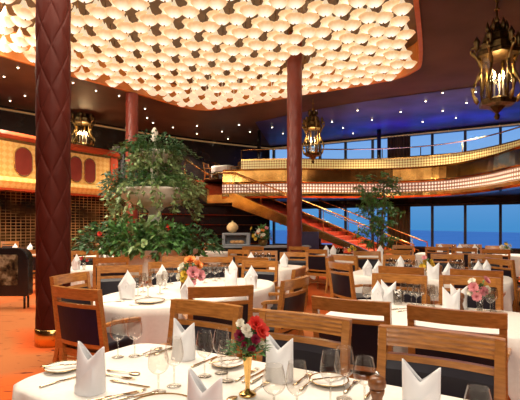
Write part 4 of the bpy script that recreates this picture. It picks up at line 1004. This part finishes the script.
# --- centre, far and left tables
for px, y, a, lb_, s_ in ((284, 267, 1.0, 'pointed white napkin at the right end of the centre table', 1.2), (251, 264, 1.0, 'white napkin amid glasses on the centre table', 1.1), (326, 256, 0.9, 'pointed white napkin on the stair-foot table, left one', 1.3), (333, 256.2, 1.0, 'pointed white napkin on the stair-foot table, right one', 1.3), (380, 256, 0.9, 'white napkin in front of the leafy tree trunk', 1.3), (84, 270, 0.8, 'tall white napkin with the red flower on the small table', 1.25), (103, 258.5, 0.9, 'white napkin on the table left of the planter, left one', 1.3), (110, 258, 1.0, 'white napkin on the table left of the planter, right one', 1.3), (15, 253, 0.9, 'white napkin on the table behind the black screen', 1.3), (33, 254, 0.8, 'white napkin by the thick column on the table behind the black screen', 1.3), (462, 253, 0.9, 'white napkin on the window table, left one', 1.3), (475, 254, 0.9, 'white napkin on the window table, right one', 1.3), (440, 253.5, 0.9, 'white napkin at the left end of the window table', 1.3)):
    napkin(px, y, a, lb_, s_)
for px, y in ((254, 263), (259, 265), (264, 263), (269, 265), (273, 264)): far_glass(px, y, 'wine glass on the centre table before the buffet', sc=1.15)
for px, y in ((338, 256), (344, 255.5), (348, 254.8)): far_glass(px, y, 'wine glass on the stair-foot table', sc=1.2)
for px, y in ((457, 253), (468, 254), (480, 253)): far_glass(px, y, 'wine glass on the window table', sc=1.2)
for px, y in ((205, 251), (211, 252), (217, 251)): far_glass(px, y, 'wine glass on the far table right of the planter', sc=1.2)
gvP(tpos(88, 270), 0, 'small glass vase beside the tall napkin on the small table', 'vase', 'small vases')
bouquet(88, 270, TT+0.1, [(-0.03, 0.08, 0, 0.04, 'petal_red'), (0.05, 0.05, 0, 0.025, 'petal_red')], 'single red flower with leaves on the small table by the thick column', 0.13, nleaf=30)
gvP(tpos(506, 255.5), 0, 'small vase with white flowers at far right', 'vase', 'small vases')
bouquet(506, 255.5, TT+0.11, [(-0.1, 0.09, 0, 0.06, 'petal_white'), (0.02, 0.06, -0.04, 0.06, 'petal_white'), (0.1, 0.12, 0, 0.055, 'petal_white'), (0.0, 0.15, 0, 0.05, 'petal_yellow'), (-0.05, 0.02, -0.05, 0.05, 'petal_white')], 'white flowers on the table at the right edge', 0.2, nleaf=50)
gvP(tpos(352, 255.4), 0, 'small vase on the stair-foot table', 'vase', 'small vases')
bouquet(352, 255.4, TT+0.10, [(-0.06, 0.03, 0, 0.055, 'petal_yellow'), (0.05, 0.05, -0.03, 0.055, 'petal_yellow'), (0.0, 0.1, 0, 0.05, 'petal_yellow')], 'yellow flowers on the table at the stair foot', 0.14, nleaf=40)

# ------------------------------------------------------------------ tiered stone planter with plants
FP = Vector((-2.45, 10.0)); 
def fz(y): return hz(y, 10.0)
fo = tag(empty('planter', (FP.x, FP.y, 0)), 'tall tiered stone fountain planter overflowing with greenery', 'planter')
MB().lathe([(1.02, 0.0), (1.02, 0.3), (0.92, 0.34), (0.90, 0.80), (1.0, 0.85), (1.03, 0.95), (0.94, 0.95), (0.90, 0.88)], 12, smooth=False).build('basin', 'stone', fo)
MB().lathe([(0.9, 0.85), (0.001, 0.86)], 24, caps=False).build('soil', 'trunk', fo)
MB().lathe([(1.035, 0.27), (1.035, 0.33)], 12, smooth=False).build('brass_band', 'brass', fo)
MB().lathe([(0.24, 0.84), (0.2, 0.9), (0.11, 0.98), (0.10, 1.2), (0.13, 1.6), (0.16, 1.72), (0.12, 1.80), (0.3, 1.95)], 20).build('pedestal', 'stone', fo)
MB().lathe([(0.15, 1.88), (0.5, 1.98), (0.74, 2.12), (0.80, 2.28), (0.84, 2.32), (0.74, 2.32), (0.5, 2.2), (0.001, 2.15)], 32).build('bowl', 'stone', fo)
MB().lathe([(0.10, 2.15), (0.07, 2.35), (0.09, 2.75), (0.12, 2.9), (0.2, 2.95)], 18).build('upper_stem', 'stone', fo)
MB().lathe([(0.12, 2.9), (0.3, 2.98), (0.4, 3.12), (0.43, 3.2), (0.36, 3.2), (0.001, 3.1)], 28).build('upper_bowl', 'stone', fo)
MB().lathe([(0.09, 3.1), (0.05, 3.3), (0.05, 3.45), (0.09, 3.5), (0.06, 3.58), (0.085, 3.63), (0.06, 3.70), (0.02, 3.76)], 14).build('finial', 'stone', fo)
PG = 'plants in the stone planter'
def fern(loc, R, n, L, m_, label, up=0.7, lw=0.09, name='fern', ll=0.2):
    r_ = tag(empty(name, loc), label, 'plant', PG); mb = MB(); stm = MB()
    for i in range(n):
        t_ = 2*PI*i/n+random.uniform(-0.3, 0.3); d = Vector((math.cos(t_), math.sin(t_), 0)); k_ = random.uniform(0.7, 1.15)*L; u_ = up*random.uniform(0.6, 1.4); pts = []
        for j in range(8):
            q = j/7; pts.append(d*(R*0.3+k_*q*0.85)+Vector((0, 0, k_*(u_*q-0.95*u_*q*q*0.9-0.25*q*q))))
        stm.tube(pts, 0.004, 4)
        for j in range(1, 8):
            for s_ in (-1, 1):
                sd = Vector((-d.y, d.x, 0))*s_; leaf(mb, pts[j], sd+d*0.5+Vector((0, 0, random.uniform(-0.1, 0.2))), (0, 0, 1), ll*k_*(1.1-j/9), lw*k_, 0.2)
        leaf(mb, pts[-1], d, (0, 0, 1), ll*k_*0.6, lw*k_)
    stm.build('fronds', m_, r_); mb.build('foliage', m_, r_); return r_
def ivy(cx, cy, z_, R, n, Lmin, Lmax, m_, label, ls=0.085):
    r_ = tag(empty('trailing_ivy', (cx, cy, z_)), label, 'plant', PG); mb = MB(); stm = MB()
    for i in range(n):
        t_ = 2*PI*i/n+random.uniform(-0.15, 0.15); d = Vector((math.cos(t_), math.sin(t_), 0)); L = random.uniform(Lmin, Lmax); pts = []
        for j in range(9):
            q = j/8; pts.append(d*(R*(0.75+0.35*min(1, q*2.5))+0.04*math.sin(9*q+i))+Vector((0.03*math.sin(7*q+i*2), 0, 0.10*math.sin(min(1, q*3)*PI)-L*max(0, q-0.2)/0.8)))
        stm.tube(pts, 0.004, 4)
        for p in pts:
            for _ in range(4): leaf(mb, p+rdir()*0.05, rdir(-0.9, 0.4), rdir(), ls*random.uniform(0.7, 1.3), ls*0.7, 0.2)
    stm.build('vines', m_, r_); mb.build('foliage', m_, r_); return r_
def bush(loc, rx, rz_, n, m_, label, ls=0.12, name='leafy_plant', group=PG, cat='plant', lw=0.45, holes=0.0):
    r_ = tag(empty(name, loc), label, cat, group); mb = MB(); stm = MB()
    for i in range(9):
        d = rdir(0.2, 1); stm.tube([(0, 0, 0), tuple(Vector((d.x*rx, d.y*rx, d.z*rz_))*0.5), tuple(Vector((d.x*rx, d.y*rx, d.z*rz_))*0.9)], 0.006, 4)
    for i in range(n):
        d = rdir(-0.25, 1); k_ = random.uniform(0.45, 1.0)**0.6; p = Vector((d.x*rx, d.y*rx, max(-0.12, d.z)*rz_))*k_
        leaf(mb, p, d+rdir()*0.7, rdir(), ls*random.uniform(0.6, 1.3), ls*lw, 0.3)
    stm.build('stems', m_, r_); mb.build('foliage', m_, r_); return r_
fern((FP.x-0.2, FP.y-0.1, 3.2), 0.2, 24, 0.85, 'leaf', 'ferny plant filling the top bowl of the stone planter, left half', 0.75)
fern((FP.x+0.22, FP.y-0.05, 3.2), 0.2, 24, 0.85, 'leaf_dark', 'ferny plant filling the top bowl of the stone planter, right half', 0.75)
bush((FP.x, FP.y, 3.2), 0.75, 0.42, 420, 'leaf_dark', 'dense dark greenery in the middle of the top bowl', 0.12)
ivy(FP.x, FP.y, 3.2, 0.5, 26, 0.35, 0.8, 'leaf_pale', 'pale ivy trailing from the top bowl of the stone planter', 0.10)
fern((FP.x+0.32, FP.y-0.45, 2.4), 0.2, 22, 0.7, 'leaf', 'bright fern at the right of the middle bowl', 0.9)
fern((FP.x-0.45, FP.y-0.35, 2.4), 0.2, 20, 0.75, 'leaf_dark', 'dark fern at the left of the middle bowl', 0.9)
bush((FP.x-0.62, FP.y-0.1, 2.3), 0.6, 0.6, 480, 'leaf_blue', 'small-leaved plant spilling at the far left of the middle bowl', 0.11)
bush((FP.x+0.0, FP.y+0.1, 2.35), 0.7, 0.65, 520, 'leaf', 'bushy plant at the middle of the middle bowl', 0.12)
bush((FP.x+0.68, FP.y, 2.28), 0.5, 0.45, 400, 'leaf_pale', 'pale plant at the right of the middle bowl', 0.10)
ivy(FP.x, FP.y, 2.36, 0.90, 30, 0.2, 0.72, 'leaf_pale', 'pale ivy trailing from the middle bowl of the stone planter', 0.11)
for i, (dx, dy, rx, rz_, n, m_, lb_, ls) in enumerate(((-0.95, -0.45, 0.62, 0.62, 420, 'leaf_dark', 'dark low plant at the left end of the basin', 0.15), (-0.45, -0.65, 0.45, 0.75, 320, 'leaf', 'tall leafy plant left of the pale-leaved one in the basin', 0.18), (-0.02, -0.78, 0.36, 0.6, 90, 'leaf_pale', 'pale broad-leaved plant at the middle of the basin', 0.30), (0.42, -0.65, 0.48, 0.65, 320, 'leaf', 'bright leafy plant right of the pale-leaved one in the basin', 0.17), (0.95, -0.4, 0.6, 0.5, 380, 'leaf_dark', 'dark low plant at the right end of the basin', 0.15), (0.1, 0.3, 0.8, 0.6, 360, 'leaf_dark', 'dark plants behind the pedestal in the basin', 0.17))):
    bush((FP.x+dx, FP.y+dy, 1.04), rx, rz_*0.85, n, m_, lb_, ls)
fern((FP.x-0.75, FP.y-0.55, 0.95), 0.1, 11, 0.95, 'leaf', 'feathery upright palm at the left of the basin', 1.7)
fern((FP.x+0.3, FP.y-0.6, 0.95), 0.1, 12, 0.95, 'leaf', 'feathery upright palm right of the pedestal in the basin', 1.6)
ivy(FP.x, FP.y, 1.0, 0.98, 11, 0.08, 0.28, 'leaf', 'ivy trailing over the basin rim of the stone planter', 0.13)
for k_, (dx, dz) in enumerate(((-0.92, 0.72), (0.52, 0.95))):
    b_ = MB(); bloom(b_, (0, 0, 0), 0.055, (0, -1, 0.4)); r_ = empty('red_flower', (FP.x+dx, FP.y-0.95, 0.95+dz*0.5)); b_.build('bloom', 'petal_red', r_); MB().tube([(0, 0.02, 0), (0, 0.1, -0.35)], 0.006, 5).build('stem', 'leaf', r_)
    tag(r_, ('red flower at the left of the basin plants', 'red flower at the right of the basin plants')[k_], 'flower', PG)

# ------------------------------------------------------------------ tall tree by the stairs
TX, TZ = PX(377, 12.6), 12.6
tr = tag(empty('potted_tree', (TX, TZ, 0)), 'tall slender leafy tree in front of the lower windows', 'tree')
MB().lathe([(0.24, 0), (0.3, 0.45), (0.32, 0.5), (0.27, 0.5), (0.26, 0.42), (0.001, 0.42)], 24).build('pot', 'dark_brass', tr)
mb = MB(); stm = MB(); tips = []
for i in range(5):
    a = i*1.3; x0 = Vector((0.06*math.cos(a), 0.06*math.sin(a), 0.42)); tp = Vector((0.42*math.cos(a)+random.uniform(-0.1, 0.1), 0.3*math.sin(a), random.uniform(2.3, 2.95)))
    stm.tube([x0, x0.lerp(tp, 0.5)+Vector((0.05*math.sin(i), 0, 0)), tp], [0.022, 0.015, 0.006], 6)
    for j in range(13):
        q = 0.22+0.78*j/12; b0 = x0.lerp(tp, q); d = rdir(-0.1, 0.7); e0 = b0+d*random.uniform(0.25, 0.55)*(1.2-0.5*q)
        stm.tube([b0, b0.lerp(e0, 0.5)+Vector((0, 0, 0.04)), e0], [0.006, 0.005, 0.003], 4); tips.append((b0, e0))
for b0, e0 in tips:
    for _ in range(26): leaf(mb, b0.lerp(e0, random.uniform(0.25, 1.1))+rdir()*0.06, rdir(-0.8, 0.5), rdir(), random.uniform(0.10, 0.19), 0.045, 0.3)
stm.build('branches', 'trunk', tr); mb.build('foliage', 'leaf', tr)
pm = fern((PX(384, 12.4), 12.4, 2.72), 0.05, 16, 0.42, 'leaf_dark', 'spiky palm crown rising above the leafy tree', 0.7, 0.12, 'palm', 0.3)
MB().tube([(0, 0, -2.72), (-0.05, 0, -1.2), (0, 0, 0)], [0.03, 0.022, 0.015], 8).build('trunk', 'trunk', pm); pm['group'] = 'trees by the stairs'

# ------------------------------------------------------------------ buffet, bouquet, melon
bz = 12.6
bf = tag(empty('buffet_counter', (PX(265, bz), bz, 0)), 'long dark buffet counter with a grey top before the stairs', 'counter')
MB().box((0, 0.35, 0.42), (2.55, 0.7, 0.84)).build('body', 'black_lacquer', bf); bevel(MB().box((0, 0.33, 0.865), (2.7, 0.8, 0.05)).build('worktop', 'grey_counter', bf))
gb = tag(empty('display_case', (PX(236, bz), bz+0.2, 0.892)), 'grey rounded display case with bread on the buffet', 'display case')
mb = MB(); mb.box((-0.36, 0, 0.19), (0.10, 0.36, 0.38)).box((0.36, 0, 0.19), (0.10, 0.36, 0.38)).box((0, 0, 0.35), (0.72, 0.36, 0.07)).box((0, 0.16, 0.19), (0.72, 0.04, 0.38)).box((0, 0, 0.03), (0.72, 0.36, 0.06))
bevel(mb.build('housing', 'grey_counter', gb), 0.02)
for i in range(3):
    b_ = MB().ball((0, 0, 0.05), 0.08, 14, 8, 1.3, 0.9, 0.7).build('bread_loaf', 'bread'); b_.location = (PX(233+i*4, bz), bz+0.16, 0.952); tag(b_, 'bread loaf inside the grey display case', 'bread', 'bread in the display case')
ms = tag(MB().lathe([(0.001, 0.0), (0.10, 0.03), (0.17, 0.12), (0.17, 0.2), (0.10, 0.29), (0.03, 0.32), (0.015, 0.36)], 20).build('melon', 'melon'), 'round pale melon on top of the grey display case', 'melon'); ms.location = (PX(232, bz), bz+0.2, 1.275)
bx = PX(263, bz)
vr = tag(MB().lathe([(0.08, 0), (0.1, 0.02), (0.14, 0.12), (0.12, 0.18), (0.10, 0.18), (0.1, 0.04)], 20, caps=False).build('vase', 'dark_brass'), 'low dark vase of the buffet bouquet', 'vase'); vr.location = (bx, bz+0.2, 0.892)
bouquet(0, 0, 1.06, [(random.uniform(-0.36, 0.36), random.uniform(0.0, 0.42), random.uniform(-0.25, 0.1), 0.06, random.choice(['petal_pink', 'petal_white', 'petal_orange', 'petal_white', 'petal_yellow'])) for _ in range(16)], 'large mixed bouquet on the buffet counter', 0.42, nleaf=160, pos=(bx, bz+0.2))
sc_ = tag(empty('screen', (PX(309, 13.6), 13.6, 0)), 'dark purple service screen right of the slim red column', 'screen')
bevel(MB().box((0, 0, 0.7), (0.62, 0.06, 1.2)).build('panel', 'purple_screen', sc_)); MB().box((-0.25, 0, 0.05), (0.06, 0.3, 0.1)).build('foot', 'black_lacquer', sc_); MB().box((0.25, 0, 0.05), (0.06, 0.3, 0.1)).build('foot', 'black_lacquer', sc_)

# ------------------------------------------------------------------ black rounded screen at left
bsx, bsz = PX(4, 7.7), 7.7
sn = tag(empty('picture_screen', (bsx, bsz, 0)), 'black round-cornered stand with a dark picture, at the left edge', 'screen')
def rrect(hw, z0, z1, r_, n=7):
    out = []
    for cx, cz, a0 in ((hw-r_, z1-r_, 0), (-hw+r_, z1-r_, PI/2)):
        out += [(cx+r_*math.cos(a0+PI/2*i/n), cz+r_*math.sin(a0+PI/2*i/n)) for i in range(n+1)]
    return out+[(-hw, z0+0.03), (-hw+0.03, z0), (hw-0.03, z0), (hw, z0+0.03)]
Mx = Matrix.Rotation(PI/2, 4, 'X')
bevel(MB().prism(rrect(0.48, 0.22, 1.08, 0.2), -0.09, 0.09, Mx).build('housing', 'black_lacquer', sn), 0.02)
MB().prism(rrect(0.30, 0.42, 0.96, 0.03), 0.0, 0.097, Mx).build('picture', 'dark_picture', sn)
for x, y in ((-0.4, -0.06), (0.4, -0.06), (-0.4, 0.06), (0.4, 0.06)): MB().tube([(x, y, 0), (x, y, 0.26)], 0.02, 8).build('leg', 'black_lacquer', sn)
# dark cabinet at the end of the box balcony
cb = tag(empty('cabinet', (PX(120, 18.6), 18.6, DECK)), 'tall black cabinet at the end of the box balcony', 'cabinet')
bevel(MB().box((0, 0, 0.5), (0.5, 0.5, 1.7)).build('body', 'black_lacquer', cb)); MB().box((-0.14, -0.26, 0.5), (0.02, 0.02, 0.6)).build('handle', 'steel', cb)

# ------------------------------------------------------------------ keep neighbouring tableware from touching
RAD = {'wine_glass': 0.044, 'tumbler': 0.048, 'napkin': 0.068, 'pepper_mill': 0.034, 'vase': 0.04}
items = [[o, RAD[o.name.split('.')[0]]*o.scale[0]] for o in bpy.data.objects if o.parent is None and o.name.split('.')[0] in RAD and abs(o.location.z-TT) < 0.01]
flow = [o for o in bpy.data.objects if o.parent is None and o.name.split('.')[0] == 'bouquet']
pair = {}
for f_ in flow:
    v_ = [o for o, r_ in items if o.name.startswith('vase') and (o.location-f_.location).xy.length < 0.05]
    if v_: pair[v_[0].name] = f_
for it in range(40):
    for i in range(len(items)):
        a, ra = items[i]
        for j in range(i+1, len(items)):
            b_, rb = items[j]; d = (b_.location-a.location).xy; L = d.length
            if L < ra+rb and L > 1e-5:
                mv = d/L*(ra+rb-L)*0.5
                for o, sg in ((a, -1), (b_, 1)):
                    q_ = Vector((o.location.x+mv.x*sg, o.location.y+mv.y*sg))
                    if on_table(q_) <= 1.03: o.location.x, o.location.y = q_
for vn, f_ in pair.items(): f_.location.x, f_.location.y = bpy.data.objects[vn].location.xy
